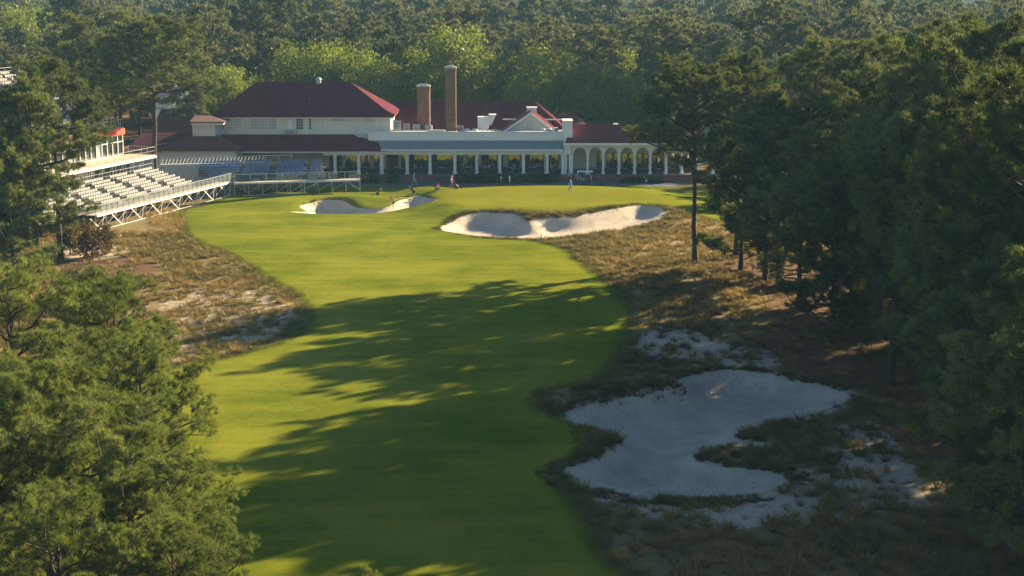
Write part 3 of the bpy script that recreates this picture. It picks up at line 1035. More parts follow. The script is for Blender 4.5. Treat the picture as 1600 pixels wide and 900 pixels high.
# lone pine and the dark wood on the right
g3 = 'pines of the dark wood along the right side'
tree_px(LONE, 1086, 410, 112, 'lone tall pine with a bare leaning trunk left of the dark wood', None, rz=.9, lean=(0, R(-2.2)))
right = [
    (MID_LOW[0], 1157, 421, 185, 'low spreading pine just right of the lone bare trunk, branches to the ground'),
    (MID_TALL[1], 1150, 400, 95, 'sunlit pine rising behind the lone trunk'),
    (MID_LOW[1], 1195, 440, 160, 'dark pine second from the lone trunk, foliage to the ground'),
    (MID_TALL[0], 1262, 425, 68, 'sunlit pine with a round top above the dark wood, left of its twin'),
    (MID_LOW[2], 1248, 480, 215, 'dark pine at the edge of the wood above the sunlit strip of wiregrass'),
    (MID_TALL[2], 1348, 432, 66, 'sunlit pine with a pointed top above the dark wood, right of its twin'),
    (MID_LOW[0], 1300, 540, 262, 'dark pine behind the far corner of the near bunker'),
    (MID_TALL[1], 1392, 602, 200, 'pine with a visible dark trunk right of the near bunker'),
    (MID_LOW[1], 1352, 500, 190, 'dark pine in the wood behind the straight trunk'),
    (MID_TALL[0], 1440, 500, 60, 'tall pine with a sunlit crown at the right of the wood'),
    (MID_TALL[2], 1415, 545, 130, 'pine with a pale fallen limb caught in it'),
    (MID_LOW[2], 1468, 640, 255, 'dark pine low at the right, near the straw covered ground'),
    (MID_TALL[1], 1520, 560, 55, 'tall pine in the upper right with sun on its crown'),
    (MID_TALL[0], 1500, 720, 180, 'dark pine towering right of the sandy scrub'),
    (MID_LOW[0], 1540, 690, 300, 'dark bushy pine at the right edge of the sandy scrub'),
    (MID_TALL[2], 1575, 640, 75, 'tall dark pine near the right edge'),
    (MID_LOW[1], 1560, 835, 420, 'lowest dark pine in the right corner'),
    (MID_TALL[1], 1590, 800, 150, 'dark pine cut by the right edge at mid height'),
    (MID_TALL[0], 1640, 720, 70, 'tall pine half outside the right edge'),
    (MID_LOW[1], 1520, 780, 330, 'dark pine right of the pale sandy scrub, branches to the ground'),
    (MID_LOW[0], 1480, 600, 210, 'dense dark pine behind the sandy scrub'),
    (MID_LOW[1], 1425, 560, 230, 'dense dark pine beside the visible straight trunk'),
    (MID_LOW[2], 1600, 760, 240, 'dense dark pine at the right edge, halfway up'),
    (MID_LOW[0], 1580, 880, 500, 'bushy young pine at the bottom right'),
    (MID_LOW[2], 1330, 470, 215, 'dark pine in the second row above the straw covered ground'),
    (MID_LOW[1], 1215, 430, 210, 'dark pine in the second row behind the sunlit strip'),
    (MID_LOW[2], 1630, 900, 380, 'dark pine in the bottom right corner'),
]
for i, (k, bx, by, ty, lab) in enumerate(right):
    tree_px(k, bx, by, ty, lab, g3, rz=i * 1.7)
# more of the same wood further right (they throw the shade on the fairway)
for i, (x, y, hgt) in enumerate([(31, 112, 23.5), (35, 121, 24), (43, 107, 21), (49, 109, 20), (45, 122, 24), (50, 136, 23), (33, 137, 20), (31, 127, 20), (36, 118, 20), (44, 140, 19), (40, 118, 18), (52, 126, 20), (46, 96, 20), (34, 68, 17), (50, 74, 20), (58, 108, 21), (60, 138, 19), (42, 56, 18), (66, 90, 21), (35, 127, 17)]):
    tree((MID_TALL + MID_LOW)[i % 6], x, y, hgt, 'dark pine deep in the wood on the right', 'pines deep in the right wood', rz=i * 2.3)
for i in range(34):
    x, y = 27 + (i * 7.3) % 34, 72 + (i * 11.9) % 84
    if y > 120: x += 6
    if y > 138: x += 10
    if y < 95: x += 2
    tree(MID_LOW[i % 3], x, y, 7.0 + (i * 3.7) % 3.5, 'low bushy pine in the understorey of the right wood', 'low pines inside the right wood', rz=i * 1.9, wide=1.15)
# pines behind the right wood beside the clubhouse
for i, (bx, Y, ty, lab) in enumerate([(1075, 232, 125, 'pine beside the end of the arcade'), (1125, 250, 70, 'pine behind the arcade end with an open crown'), (1175, 236, 120, 'pine left of the red roof ridge in the trees'),
                                 (1225, 262, 100, 'pine behind the red roof ridge in the trees'), (1300, 240, 110, 'pine in front of the red roof ridge in the trees'), (1380, 232, 90, 'pine right of the red roof ridge'),
                                 (1440, 226, 75, 'pine with pale crown above the right wood'), (1500, 218, 60, 'pine with pale crown near the upper right'), (1560, 232, 62, 'pine of the upper right, third from the edge'),
                                 (1620, 226, 70, 'pine of the upper right at the edge'), (1470, 250, 50, 'pine of the upper right row, behind the pale crowns')]):
    tree_at(MID_TALL[i % 3], bx, ty, Y, lab, 'pines beyond the right wood', rz=i * 1.1)

# big pine left of the clubhouse, others near it
g4 = 'tall pines left of the clubhouse'
tree_at(LONE, 232, 38, 208, 'big pine with a thick bare trunk between grandstand and clubhouse', g4, rz=2.6, wide=1.25)
tree_at(MID_TALL[1], 122, 45, 224, 'pine behind the grandstand left of the big pine', g4, rz=1.2)
tree_at(MID_TALL[0], 300, 95, 236, 'lower pine between the big pine and the clubhouse roof', g4, rz=.2)
tree_at(MID_TALL[2], 60, 75, 250, 'pine behind the grandstand at the upper left', g4, rz=5.2)
tree_at(MID_TALL[2], 175, 60, 262, 'pine just left of the big pine and further off', g4, rz=3.9)
tree_at(MID_TALL[1], 1025, 42, 275, 'tall open pine standing alone behind the arcade', g4, rz=2.9)

# broadleaved trees behind the clubhouse
g5 = 'bright green broadleaved trees behind the clubhouse'
for i, (px_q, ty, Y, wd, lab) in enumerate([
        (705, 42, 262, 1.18, 'largest round green tree, behind the two brick chimneys'),
        (640, 78, 268, .95, 'green tree left of the largest one, behind the short chimney'),
        (580, 92, 258, .95, 'yellow green tree right of the hipped roof'),
        (525, 108, 266, .8, 'small green tree behind the right end of the hipped roof'),
        (775, 84, 270, .9, 'green tree right of the tall chimney'),
        (860, 72, 262, 1.0, 'broad bright green tree behind the gable'),
        (930, 100, 258, .95, 'green tree behind the white chimney block'),
        (985, 118, 256, .8, 'small yellow green tree behind the arcade roof'),
        (830, 118, 252, .7, 'low green tree close behind the gable roof'),
        (385, 120, 256, .7, 'small green tree behind the left of the hipped roof'),
        (345, 112, 262, .8, 'dark green tree left of the hipped roof'),
        (40, 12, 330, 1.3, 'yellow green tree at the upper left corner'),
        (1195, 66, 300, 1.1, 'green tree among the pines in the upper right'),
        (1255, 84, 285, .9, 'bright green tree between the two sunlit pines'),
        (1385, 86, 290, 1.0, 'bright green tree behind the right wood'),
        (1060, 130, 250, .7, 'small green tree at the end of the arcade roof')]):
    x, zt = P(px_q, ty, Y); gz = float(hz(x, Y))
    e = tree(LEAFY[i % 3], x, Y, zt - gz, lab, g5, 'broadleaved_tree', 'tree', rz=i * 1.3)
    s = wd * 14.0 / 14.0
    e.scale = (s, s, (zt - gz) / 14.0)

# the forest behind: nearest trees one by one, the rest as one wood
def keepout(x, y):
    return (y < 246) | ((y < 262) & (np.abs(x) < 40))
cand, cell = [], {}
tries = rng.uniform(0, 1, (110000, 2))
yy = np.sqrt(238 ** 2 + tries[:, 0] * (2500 ** 2 - 238 ** 2)); xx = (tries[:, 1] - .5) * 2 * (yy * .40 + 14)
for x, y in zip(xx, yy):
    if y < 262 and abs(x) < 42: continue
    if y < 250 and -75 < x < -30: continue
    sp = 9.0 if y < 420 else (9.4 if y < 1100 else 10.9)
    kx, ky = int(x // 11), int(y // 11)
    if any((x - a) ** 2 + (y - b_) ** 2 < sp * sp for i in (-1, 0, 1) for j in (-1, 0, 1) for a, b_ in cell.get((kx + i, ky + j), ())): continue
    if y < 300 and any((x - a) ** 2 + (y - b_) ** 2 < 16 for a, b_ in TREES): continue
    cell.setdefault((kx, ky), []).append((x, y)); cand.append((x, y))
cand = np.array(cand); cand = cand[np.argsort(cand[:, 1])]
NIND = 240
zz = hz(cand[:, 0], cand[:, 1])
for i, (x, y) in enumerate(cand[:NIND]):
    tall = random.choice((14.5, 16, 17.5, 18.5, 19.5, 20.5, 22.0)) * (0.62 + 0.72 * float(fbm(np.array([x]), np.array([y]), 45, 3, 3)[0]))
    if y < 262: tall = min(tall, 17)
    if i % 5 == 3:
        tree(LEAFY[i % 3], x, y, tall * .85, 'broadleaved tree standing in the dense forest beyond the clubhouse', 'broadleaved trees in the far forest', 'broadleaved_tree', 'tree', wide=random.uniform(.8, 1.15), z=float(zz[i]) - .1)
        continue
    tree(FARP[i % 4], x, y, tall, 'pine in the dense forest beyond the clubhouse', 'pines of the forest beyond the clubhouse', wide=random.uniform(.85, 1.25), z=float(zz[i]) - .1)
rest = cand[NIND:]; zr = zz[NIND:]
# three of the far trees carry the meshes that the wood repeats
srcs = []
for i, me in enumerate(TINY):
    x, y = cand[NIND - 1 - i] + np.array((3.5, 3.5))
    o = link(me.name.split('.')[0], me); o.location = (x, y, float(hz(x, y)) - .1)
    if i < 3: tag(o, 'pine in the dense forest beyond the clubhouse', 'pine tree', 'pines of the forest beyond the clubhouse')
    else: tag(o, 'broadleaved tree standing in the dense forest beyond the clubhouse', 'tree', 'broadleaved trees in the far forest')
    srcs.append(o)
n = len(rest)
fme = np_mesh('forest', np.stack([rest[:, 0], rest[:, 1], zr - .1], -1), [np.zeros((0, 3), np.int32), np.array([[0, 0, 0]])], M['pine_far'], False,
              {'size': rng.uniform(.72, 1.12, n), 'turn': rng.uniform(0, 6.28, n), 'pick': rng.integers(0, 3, n).astype(float)}) if False else None
fme = bpy.data.meshes.new('forest')
fme.vertices.add(n)
fme.vertices.foreach_set('co', np.stack([rest[:, 0], rest[:, 1], zr - .1], -1).astype(np.float32).ravel())
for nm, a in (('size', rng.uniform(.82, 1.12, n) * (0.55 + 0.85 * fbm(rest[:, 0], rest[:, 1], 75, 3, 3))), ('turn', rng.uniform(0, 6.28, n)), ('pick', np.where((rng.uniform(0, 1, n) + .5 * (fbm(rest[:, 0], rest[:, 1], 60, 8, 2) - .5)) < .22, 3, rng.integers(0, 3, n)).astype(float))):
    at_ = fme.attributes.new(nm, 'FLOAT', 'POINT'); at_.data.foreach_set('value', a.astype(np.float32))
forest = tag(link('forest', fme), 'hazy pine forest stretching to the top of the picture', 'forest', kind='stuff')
ng = bpy.data.node_groups.new('forest_trees', 'GeometryNodeTree')
ng.interface.new_socket('Geometry', in_out='INPUT', socket_type='NodeSocketGeometry')
ng.interface.new_socket('Geometry', in_out='OUTPUT', socket_type='NodeSocketGeometry')
gi = ng.nodes.new('NodeGroupInput'); go = ng.nodes.new('NodeGroupOutput')
g2i = ng.nodes.new('GeometryNodeGeometryToInstance')
for o in srcs:
    oi = ng.nodes.new('GeometryNodeObjectInfo'); oi.inputs['Object'].default_value = o
    oi.transform_space = 'ORIGINAL'
    ng.links.new(oi.outputs['Geometry'], g2i.inputs[0])
m2p = ng.nodes.new('GeometryNodeMeshToPoints')
ng.links.new(gi.outputs[0], m2p.inputs[0])
iop = ng.nodes.new('GeometryNodeInstanceOnPoints')
iop.inputs['Pick Instance'].default_value = True
ng.links.new(m2p.outputs[0], iop.inputs['Points']); ng.links.new(g2i.outputs[0], iop.inputs['Instance'])
def named(nm):
    a = ng.nodes.new('GeometryNodeInputNamedAttribute'); a.data_type = 'FLOAT'; a.inputs['Name'].default_value = nm
    return a.outputs['Attribute']
ng.links.new(named('pick'), iop.inputs['Instance Index'])
cx = ng.nodes.new('ShaderNodeCombineXYZ'); ng.links.new(named('turn'), cx.inputs['Z'])
ng.links.new(cx.outputs[0], iop.inputs['Rotation'])
ng.links.new(named('size'), iop.inputs['Scale'])
ng.links.new(iop.outputs[0], go.inputs[0])
md = forest.modifiers.new('trees', 'NODES'); md.node_group = ng
print('forest', n, 'trees')


# ------------------------------------------------------------------ clubhouse
M['white'] = simple('white_painted_wood', (0.72, 0.70, 0.64), 0.6, 0.06, 0.8)
M['cream'] = simple('cream_wall', (0.62, 0.58, 0.49), 0.8, 0.08, 0.7)
M['steel'] = simple('galvanised_steel', (0.50, 0.50, 0.49), 0.45, 0.15, 2.0, 0.5)
M['tread'] = simple('steel_tread_row_shade', (0.13, 0.13, 0.135), 0.7, 0.2, 2.0)  # steel darkened to put the shadow between seat rows into its colour
M['alu'] = simple('aluminium_plank', (0.62, 0.60, 0.56), 0.5, 0.12, 2.0, 0.2)
M['seat_white'] = simple('white_seat_plastic', (0.22, 0.21, 0.205), 0.65, 0.06, 3.0)
M['seat_blue'] = simple('blue_seat_plastic', (0.125, 0.17, 0.28), 0.5, 0.12, 3.0)
M['red_cloth'] = simple('red_fascia_cloth', (0.62, 0.055, 0.020), 0.6, 0.08, 1.0)
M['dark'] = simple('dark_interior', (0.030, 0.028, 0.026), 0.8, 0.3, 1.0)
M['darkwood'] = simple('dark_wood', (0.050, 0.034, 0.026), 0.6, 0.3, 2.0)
M['hvac'] = simple('grey_metal_casing', (0.42, 0.43, 0.42), 0.5, 0.12, 2.0, 0.2)
M['fan'] = simple('dark_grille', (0.06, 0.06, 0.065), 0.6, 0.2, 4.0)
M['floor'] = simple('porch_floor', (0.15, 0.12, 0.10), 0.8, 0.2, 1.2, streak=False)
M['deck'] = simple('plywood_deck', (0.55, 0.46, 0.33), 0.8, 0.12, 1.4, streak=False)
M['black'] = simple('black_plastic', (0.018, 0.018, 0.02), 0.45, 0.2, 4.0)
M['tarp'] = simple('olive_tarp_roll', (0.16, 0.15, 0.06), 0.8, 0.3, 1.5)
M['cloth'] = simple('pale_blue_cloth', (0.42, 0.52, 0.62), 0.8, 0.1, 4.0)


def roof_mat(name, col):
    m, nt, b = new_mat(name)
    v = pos(nt)
    w = nt.nodes.new('ShaderNodeTexBrick')
    w.inputs['Scale'].default_value = 1.0
    w.inputs['Brick Width'].default_value = 0.35; w.inputs['Row Height'].default_value = 0.16
    w.inputs['Mortar Size'].default_value = 0.02; w.inputs['Bias'].default_value = 0
    w.inputs['Color1'].default_value = (*[c * .82 for c in col], 1); w.inputs['Color2'].default_value = (*[c * 1.2 for c in col], 1)
    w.inputs['Mortar'].default_value = (*[c * .6 for c in col], 1)
    mp = nt.nodes.new('ShaderNodeMapping'); mp.inputs['Rotation'].default_value = (R(90), 0, 0)
    nt.links.new(v, mp.inputs[0]); nt.links.new(mp.outputs[0], w.inputs['Vector'])
    n1 = noise(nt, 0.35, 5, .65, v)
    c = mixc(nt, 1.0, w.outputs['Color'], ramp(nt, n1, [(0.3, (0.72, 0.72, 0.72)), (0.7, (1.15, 1.12, 1.1))]), 'MULTIPLY')
    nt.links.new(c, b.inputs['Base Color'])
    b.inputs['Roughness'].default_value = 0.95; b.inputs['Specular IOR Level'].default_value = 0.0
    b.inputs['Sheen Weight'].default_value = 0.10; b.inputs['Sheen Roughness'].default_value = 0.5
    return m


M['maroon'] = roof_mat('maroon_shingle', (0.120, 0.018, 0.036))
M['maroon_lit'] = roof_mat('sunlit_maroon_shingle', (0.14, 0.06, 0.05))  # maroon shingle with warm sunlight put into its colour
m, nt, b = new_mat('chimney_brick')
w = nt.nodes.new('ShaderNodeTexBrick')
w.inputs['Scale'].default_value = 1.0; w.inputs['Brick Width'].default_value = 0.24; w.inputs['Row Height'].default_value = 0.085; w.inputs['Mortar Size'].default_value = 0.009
w.inputs['Color1'].default_value = (0.30, 0.105, 0.050, 1); w.inputs['Color2'].default_value = (0.21, 0.075, 0.040, 1); w.inputs['Mortar'].default_value = (0.25, 0.20, 0.16, 1)
mp = nt.nodes.new('ShaderNodeMapping'); mp.inputs['Rotation'].default_value = (R(90), 0, 0)
nt.links.new(pos(nt), mp.inputs[0]); nt.links.new(mp.outputs[0], w.inputs['Vector'])
n1 = noise(nt, 0.9, 5, .65, pos(nt))
nt.links.new(mixc(nt, 1.0, w.outputs['Color'], ramp(nt, n1, [(0.3, (0.65, 0.65, 0.65)), (0.7, (1.15, 1.1, 1.05))]), 'MULTIPLY'), b.inputs['Base Color'])
b.inputs['Roughness'].default_value = 0.9
bump(nt, b, w.outputs['Fac'], -0.4, 0.01)
M['brick'] = m
m, nt, b = new_mat('plinth_brick')
n1 = noise(nt, 1.2, 5, .65, pos(nt)); n2 = noise(nt, 14, 2, .6, pos(nt))
nt.links.new(ramp(nt, math_n(nt, 'ADD', math_n(nt, 'MULTIPLY', n1, .5), math_n(nt, 'MULTIPLY', n2, .5)), [(0.3, (0.12, 0.045, 0.035)), (0.7, (0.24, 0.10, 0.075))]), b.inputs['Base Color'])
b.inputs['Roughness'].default_value = 0.9
M['plinth'] = m
m, nt, b = new_mat('blue_grey_metal_roof')
n1 = noise(nt, 0.6, 4, .6, pos(nt))
nt.links.new(ramp(nt, n1, [(0.3, (0.19, 0.22, 0.205)), (0.7, (0.25, 0.28, 0.26))]), b.inputs['Base Color'])
b.inputs['Roughness'].default_value = 0.5; b.inputs['Metallic'].default_value = 0.1
M['metalroof'] = m


def glass_mat(name, tint, refl):
    m, nt, b = new_mat(name)
    b.inputs['Base Color'].default_value = (*tint, 1)
    b.inputs['Roughness'].default_value = 0.06
    b.inputs['Metallic'].default_value = refl
    n1 = noise(nt, 0.8, 2, .5, pos(nt))
    bump(nt, b, n1, 0.05, 0.05)
    return m


M['pane'] = glass_mat('tinted_window_glass', (0.30, 0.29, 0.22), 0.85)
M['darkpane'] = glass_mat('dark_window_glass', (0.03, 0.035, 0.04), 0.0)
M['palepane'] = glass_mat('pale_window_glass', (0.42, 0.50, 0.56), 0.4)
m, nt, b = new_mat('clear_balustrade_glass')
b.inputs['Base Color'].default_value = (0.35, 0.42, 0.40, 1); b.inputs['Roughness'].default_value = 0.05
b.inputs['Alpha'].default_value = 0.16
M['rail_glass'] = m


def add_hip(mb, x0, x1, y0, y1, ze, zr, rx0, rx1, ry=None, th=0.18):
    """hipped roof with a thick edge"""
    ry = (y0 + y1) / 2 if ry is None else ry
    vs = [(x0, y0, ze), (x1, y0, ze), (x1, y1, ze), (x0, y1, ze), (rx0, ry, zr), (rx1, ry, zr),
          (x0, y0, ze - th), (x1, y0, ze - th), (x1, y1, ze - th), (x0, y1, ze - th)]
    fs = [(0, 1, 5, 4), (1, 2, 5), (2, 3, 4, 5), (3, 0, 4), (0, 6, 7, 1), (1, 7, 8, 2), (2, 8, 9, 3), (3, 9, 6, 0), (9, 8, 7, 6)]
    mb.add(vs, fs)


club = empty('clubhouse', (0, 0, 0), 0, 'white clubhouse with maroon hipped roofs, two brick chimneys and a long porch', 'clubhouse')
WH, CR = M['white'], M['cream']
YC, FLR = 217.0, PZ(272.5, 217.0)

# floors and plinth
mb = MB()
mb.box(PX(500, YC), PX(890, YC), YC - .5, 229, -0.2, FLR); mb.box(PX(890, YC), PX(1100, YC), YC - .6, 229, -0.2, FLR + .02)
mb.build('plinth', M['plinth'], club)
MB().box(PX(500, YC), PX(1100, YC), YC - .55, 229, FLR + .021, FLR + .05).build('porch_floor', M['floor'], club)

# upper storey of the left wing
UX0, UX1 = PX(336, 219.6, 195), PX(609, 219.6, 195)
zt, zb = PZ(182, 219.6), PZ(212, 219.6)
MB().box(UX0, UX1, 219.6, 231.4, zb - 1.5, zt).build('wall', CR, club)
mb = MB()
ze = PZ(181.5, 219.0); zr = 13.55
add_hip(mb, PX(328, 219, 181), PX(615, 219, 181), 219.0, 232.0, ze, zr, PX(401, 225.4, 128), PX(547, 225.4, 128))
rf = mb.build('roof', M['maroon'], club)
MB().box(PX(330, 219, 181) , PX(613.5, 219, 181), 219.12, 231.9, ze - .36, ze - .185).build('fascia', WH, rf)
mb = MB(); x, z = P(498, 127, 225.4)
mb.cyl(x, 225.4, zr - .3, z + .25, .35, .35, 10); mb.cyl(x, 225.4, z + .25, z + .55, .5, .2, 10)
mb.build('roof_vent', M['hvac'], rf)
mb = MB(); x, z = P(484, 155, 222.5); mb.cyl(x, 222.2, z - .8, z + .1, .06, .06, 6); mb.build('vent_pipe', WH, rf)
mb = MB()
for px_q in (404, 449, 503, 556, 596):
    mb.tube((PX(px_q, 219.5, 195), 219.53, zb + .2), (PX(px_q, 219.5, 195), 219.53, zt - .2), .035, 5)
mb.build('downpipe', WH, club)


def window(px0, px1, pt, pb, Y, cols, rows, pane, frame=None, depth=0.12):
    """a framed window proud of the wall on plane Y; panes are its child"""
    frame = frame or WH
    pm = (pt + pb) / 2
    x0, x1, z0, z1 = PX(px0, Y, pm), PX(px1, Y, pm), PZ(pb, Y), PZ(pt, Y)
    t = .07
    f = MB()
    f.box(x0 - t, x0, Y - depth, Y + .02, z0 - t, z1 + t); f.box(x1, x1 + t, Y - depth, Y + .02, z0 - t, z1 + t)
    f.box(x0, x1, Y - depth, Y + .02, z1, z1 + t); f.box(x0, x1, Y - depth - .03, Y + .02, z0 - t, z0)
    for i in range(1, cols):
        xx = x0 + (x1 - x0) * i / cols; f.box(xx - .022, xx + .022, Y - depth + .03, Y, z0, z1)
    for i in range(1, rows):
        zz_ = z0 + (z1 - z0) * i / rows; f.box(x0, x1, Y - depth + .035, Y - .001, zz_ - .022, zz_ + .022)
    o = f.build('window', frame, club)
    MB().box(x0, x1, Y - .045, Y - .005, z0, z1).build('pane', pane, o)
    return o


for a, b_ in ((338.8, 350.5), (352, 363), (366.2, 377), (392.6, 404), (406.6, 417.5), (420.5, 431.6)):
    window(a, b_, 184.5, 201.5, 219.6, 3, 4, M['palepane'])
window(463.3, 473.5, 184.5, 201.8, 219.6, 3, 4, M['darkpane'])
window(483.2, 486.4, 184.5, 201.8, 219.6, 1, 4, M['darkpane'])
for a, b_, c_, d_ in ((519, 539, 185.8, 189.4), (566, 585.5, 185.2, 191), (449, 455.5, 184.2, 187)):
    mb = MB()
    for k in range(4):
        t = c_ + (d_ - c_) * k / 4
        mb.pbox(a, b_, t, t + (d_ - c_) / 8, 219.53, .06)
    o = mb.build('louvre_vent', M['hvac'], club)
mb = MB(); mb.pbox(448.6, 456.5, 187.6, 202, 219.54, .05); mb.build('door', WH, club)

# lower front roof of the left wing, its beam and posts
mb = MB()
e0, w0 = PZ(235, 216.2), PZ(210, 219.5)
xl, xr, rxr = PX(352, 216.2, 235), PX(606, 216.2, 235), PX(551, 219.5, 210)
xb = xr
th = .16
vs = [(xl, 216.2, e0), (xr, 216.2, e0), (rxr, 219.55, w0), (PX(346, 219.5, 210), 219.55, w0), (xr, 222.6, e0),
      (xl, 216.2, e0 - th), (xr, 216.2, e0 - th), (xr, 222.6, e0 - th), (PX(346, 219.5, 210), 219.55, e0 - th)]
mb.add(vs, [(0, 1, 2, 3), (1, 4, 2), (0, 5, 6, 1), (1, 6, 7, 4), (5, 8, 7, 6), (0, 3, 8, 5)])
rf2 = mb.build('roof', M['maroon'], club)
MB().box(xl + .1, xr - .12, 216.35, 216.55, e0 - .38, e0 - th - .002).build('fascia', WH, rf2)
MB().box(PX(505, YC, 240), PX(600.5, YC, 240), YC - .1, YC + .35, PZ(242.5, YC), e0 - .385).build('beam', WH, club)
# roof further left, its shingle coloured as if sunlit, and the small gable wing
mb = MB()
add_hip(mb, PX(246, 213.5, 232), PX(372, 213.5, 235), 213.5, 221.0, PZ(234, 213.5), PZ(208, 217.2), PX(300, 217.2, 208), PX(322, 217.2, 208))
mb.build('roof', M['maroon_lit'], club)
MB().box(PX(252, 214, 240), PX(366, 214, 240), 214.2, 220.6, .0, PZ(236.5, 214)).build('wall', CR, club)
mb = MB()
add_hip(mb, PX(296, 215.5, 190), PX(350, 215.5, 190), 215.5, 222.5, PZ(190.5, 215.5), PZ(178, 218.8), PX(306, 218.8, 178), PX(322, 218.8, 178))
o = mb.build('roof', M['maroon_lit'], club)
MB().box(PX(298, 215.5, 190), PX(348.5, 215.5, 190), 215.62, 222.4, PZ(190.5, 215.5) - .42, PZ(190.5, 215.5) - .184).build('fascia', WH, o)
MB().box(PX(300, 216, 200), PX(335, 216, 200), 216.3, 219.58, PZ(213, 216), PZ(194.3, 216)).build('wall', CR, club)

mb = MB()
add_hip(mb, PX(196, 222, 234), PX(318, 222, 234), 222, 232, PZ(236, 222), PZ(207, 227), PX(222, 227, 207), PX(300, 227, 207))
mb.build('roof', M['maroon'], club)
MB().box(PX(200, 222, 240), PX(314, 222, 240), 222.5, 231.6, 0, PZ(237.6, 222)).build('wall', CR, club)
mb = MB()
add_hip(mb, PX(236, 231, 200), PX(334, 231, 200), 231, 241, PZ(206, 231), PZ(170, 236), PX(252, 236, 172), PX(316, 236, 172))
mb.build('roof', M['maroon_lit'], club)
MB().box(PX(240, 231, 200), PX(330, 231, 200), 231.4, 240.6, 0, PZ(207.5, 231)).build('wall', CR, club)
# long porch: metal roof, beam, columns
px_l, px_r = 588, 880
mb = MB()
ye, yw = 216.25, 218.2
ze1, ze2 = PZ(233.3, ye), PZ(220, yw)
xa, xb = PX(596, ye, 233), PX(879.5, ye, 233)
mb.add([(xa, ye, ze1), (xb, ye, ze1), (xb, yw, ze2), (xa - .6, yw, ze2), (xa, ye, ze1 - .08), (xb, ye, ze1 - .08), (xb, yw, ze2 - .08), (xa - .6, yw, ze2 - .08)],
       [(0, 1, 2, 3), (0, 4, 5, 1), (1, 5, 6, 2), (3, 7, 4, 0), (7, 6, 5, 4)])
pr = mb.build('porch_roof', M['metalroof'], club)
mb = MB(); k = 0; x = xa + .3
while x < xb:
    mb.bar((x, ye - .005, ze1 + .03), (x, yw, ze2 + .03), .05, .07); x += .45
o = mb.build('standing_seams', M['metalroof'], pr); o['kind'] = 'stuff'
MB().box(xa - .1, xb, ye - .14, ye - .003, ze1 - .2, ze1 - .02).build('gutter', WH, pr)
MB().box(PX(601, YC, 237), PX(880, YC, 237), YC - .12, YC + .3, PZ(241.3, YC), PZ(233.8, YC)).build('beam', WH, club)
for px_q in (523.5, 560.5, 596.5, 636.3, 672, 710.8, 745, 781, 818, 855, 879.5):
    mb = MB()
    x = PX(px_q, YC, 258); zt_ = PZ(241.3, YC) if px_q > 600 else PZ(242.5, YC)
    w_ = .20 if px_q != 596.5 else .24
    mb.box(x - w_, x + w_, YC - .1, YC + .25, FLR + .35, zt_ - .16)
    mb.box(x - w_ - .08, x + w_ + .08, YC - .19, YC + .33, FLR + .05, FLR + .35)
    mb.box(x - w_ - .06, x + w_ + .06, YC - .17, YC + .31, zt_ - .16, zt_ - .003)
    mb.build('column', WH, club)
mb = MB()
for px_q in (636.3, 745, 851, 596.5):
    mb.tube((PX(px_q, YC, 258) + .02, YC - .26, .05), (PX(px_q, YC, 258) + .02, YC - .26, PZ(233.8, YC) - .1), .05, 6)
mb.build('downpipe', WH, club)
# ceiling and back wall of the porch, piers and wide tinted windows
ZC = PZ(241, YC)
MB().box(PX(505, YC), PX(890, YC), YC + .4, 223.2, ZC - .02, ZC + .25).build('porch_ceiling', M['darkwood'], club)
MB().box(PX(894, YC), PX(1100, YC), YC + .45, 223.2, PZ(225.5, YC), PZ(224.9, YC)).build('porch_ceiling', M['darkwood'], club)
MB().box(PX(505, YC), PX(1100, YC), 223.2, 223.6, FLR + .06, PZ(224.9, YC)).build('back_wall', M['cream'], club)
YB = 223.2
wins = [(541, 558, 244, 262), (565, 578, 244, 262), (585, 592, 243, 262), (628, 634, 242, 258), (648, 668, 241.5, 256), (683, 707, 241.5, 257), (714, 723, 242, 262), (731, 741, 242, 262),
        (764, 776, 242, 258), (795, 812, 241.5, 258), (828, 850, 241.5, 258), (862, 872, 241.5, 258), (933, 943, 241, 258), (948, 966, 241, 258), (972, 990, 241, 258), (996, 1012, 241, 258),
        (1020, 1036, 241, 258), (1044, 1060, 241, 258), (1068, 1086, 241, 258)]
for a, b_, c_, d_ in wins:
    window(a, b_, c_ - 1.5, d_ + 4, YB, 1, 1, M['pane'], M['darkwood'])
for a, b_ in ((604, 622), (640, 647), (752, 763), (779, 786), (668, 682), (818, 827), (515, 535), (852, 860)):
    mb = MB(); mb.pbox(a, b_, 241, 275, YB - .06, .05)
    mb.build('door' if b_ - a > 8 else 'panel', M['darkwood'] if a not in (640, 779) else M['dark'], club)
mb = MB(); mb.box(PX(640, YB, 265), PX(710, YB, 265), YB - 1.6, YB - .5, FLR + .06, FLR + 1.15)
mb.build('bar_counter', M['darkwood'], club)

# parapet and flat roof, rear roofs
mb = MB()
mb.pbox(575, 882, 207.0, 219.6, 218.2, .35)
o = mb.build('parapet', WH, club)
MB().pbox(570, 882, 205.6, 207.0, 218.08, .55).build('coping', WH, o)
FR = PZ(207, 218.2) - .45
MB().box(PX(560, 219), PX(900, 219), 218.56, 240, FR - .3, FR).build('flat_roof', M['hvac'], club)
MB().box(PX(612, 221), PX(695, 221), 220.9, 221.3, FR + .001, FR + .55).build('roof_kerb', CR, club)
mb = MB()
zr2 = PZ(158, 232.6)
add_hip(mb, PX(560, 227, 200), PX(884, 227, 198), 226.9, 238.3, FR + .02, zr2, PX(575, 232.6, 158), PX(835, 232.6, 158), 232.6)
rf3 = mb.build('roof', M['maroon'], club)
mb = MB(); mb.pbox(786, 826, 185.6, 187.4, 226.0, .15); mb.pbox(848, 878.5, 186, 187.8, 226.0, .15); mb.build('eave_board', WH, club)
mb = MB()
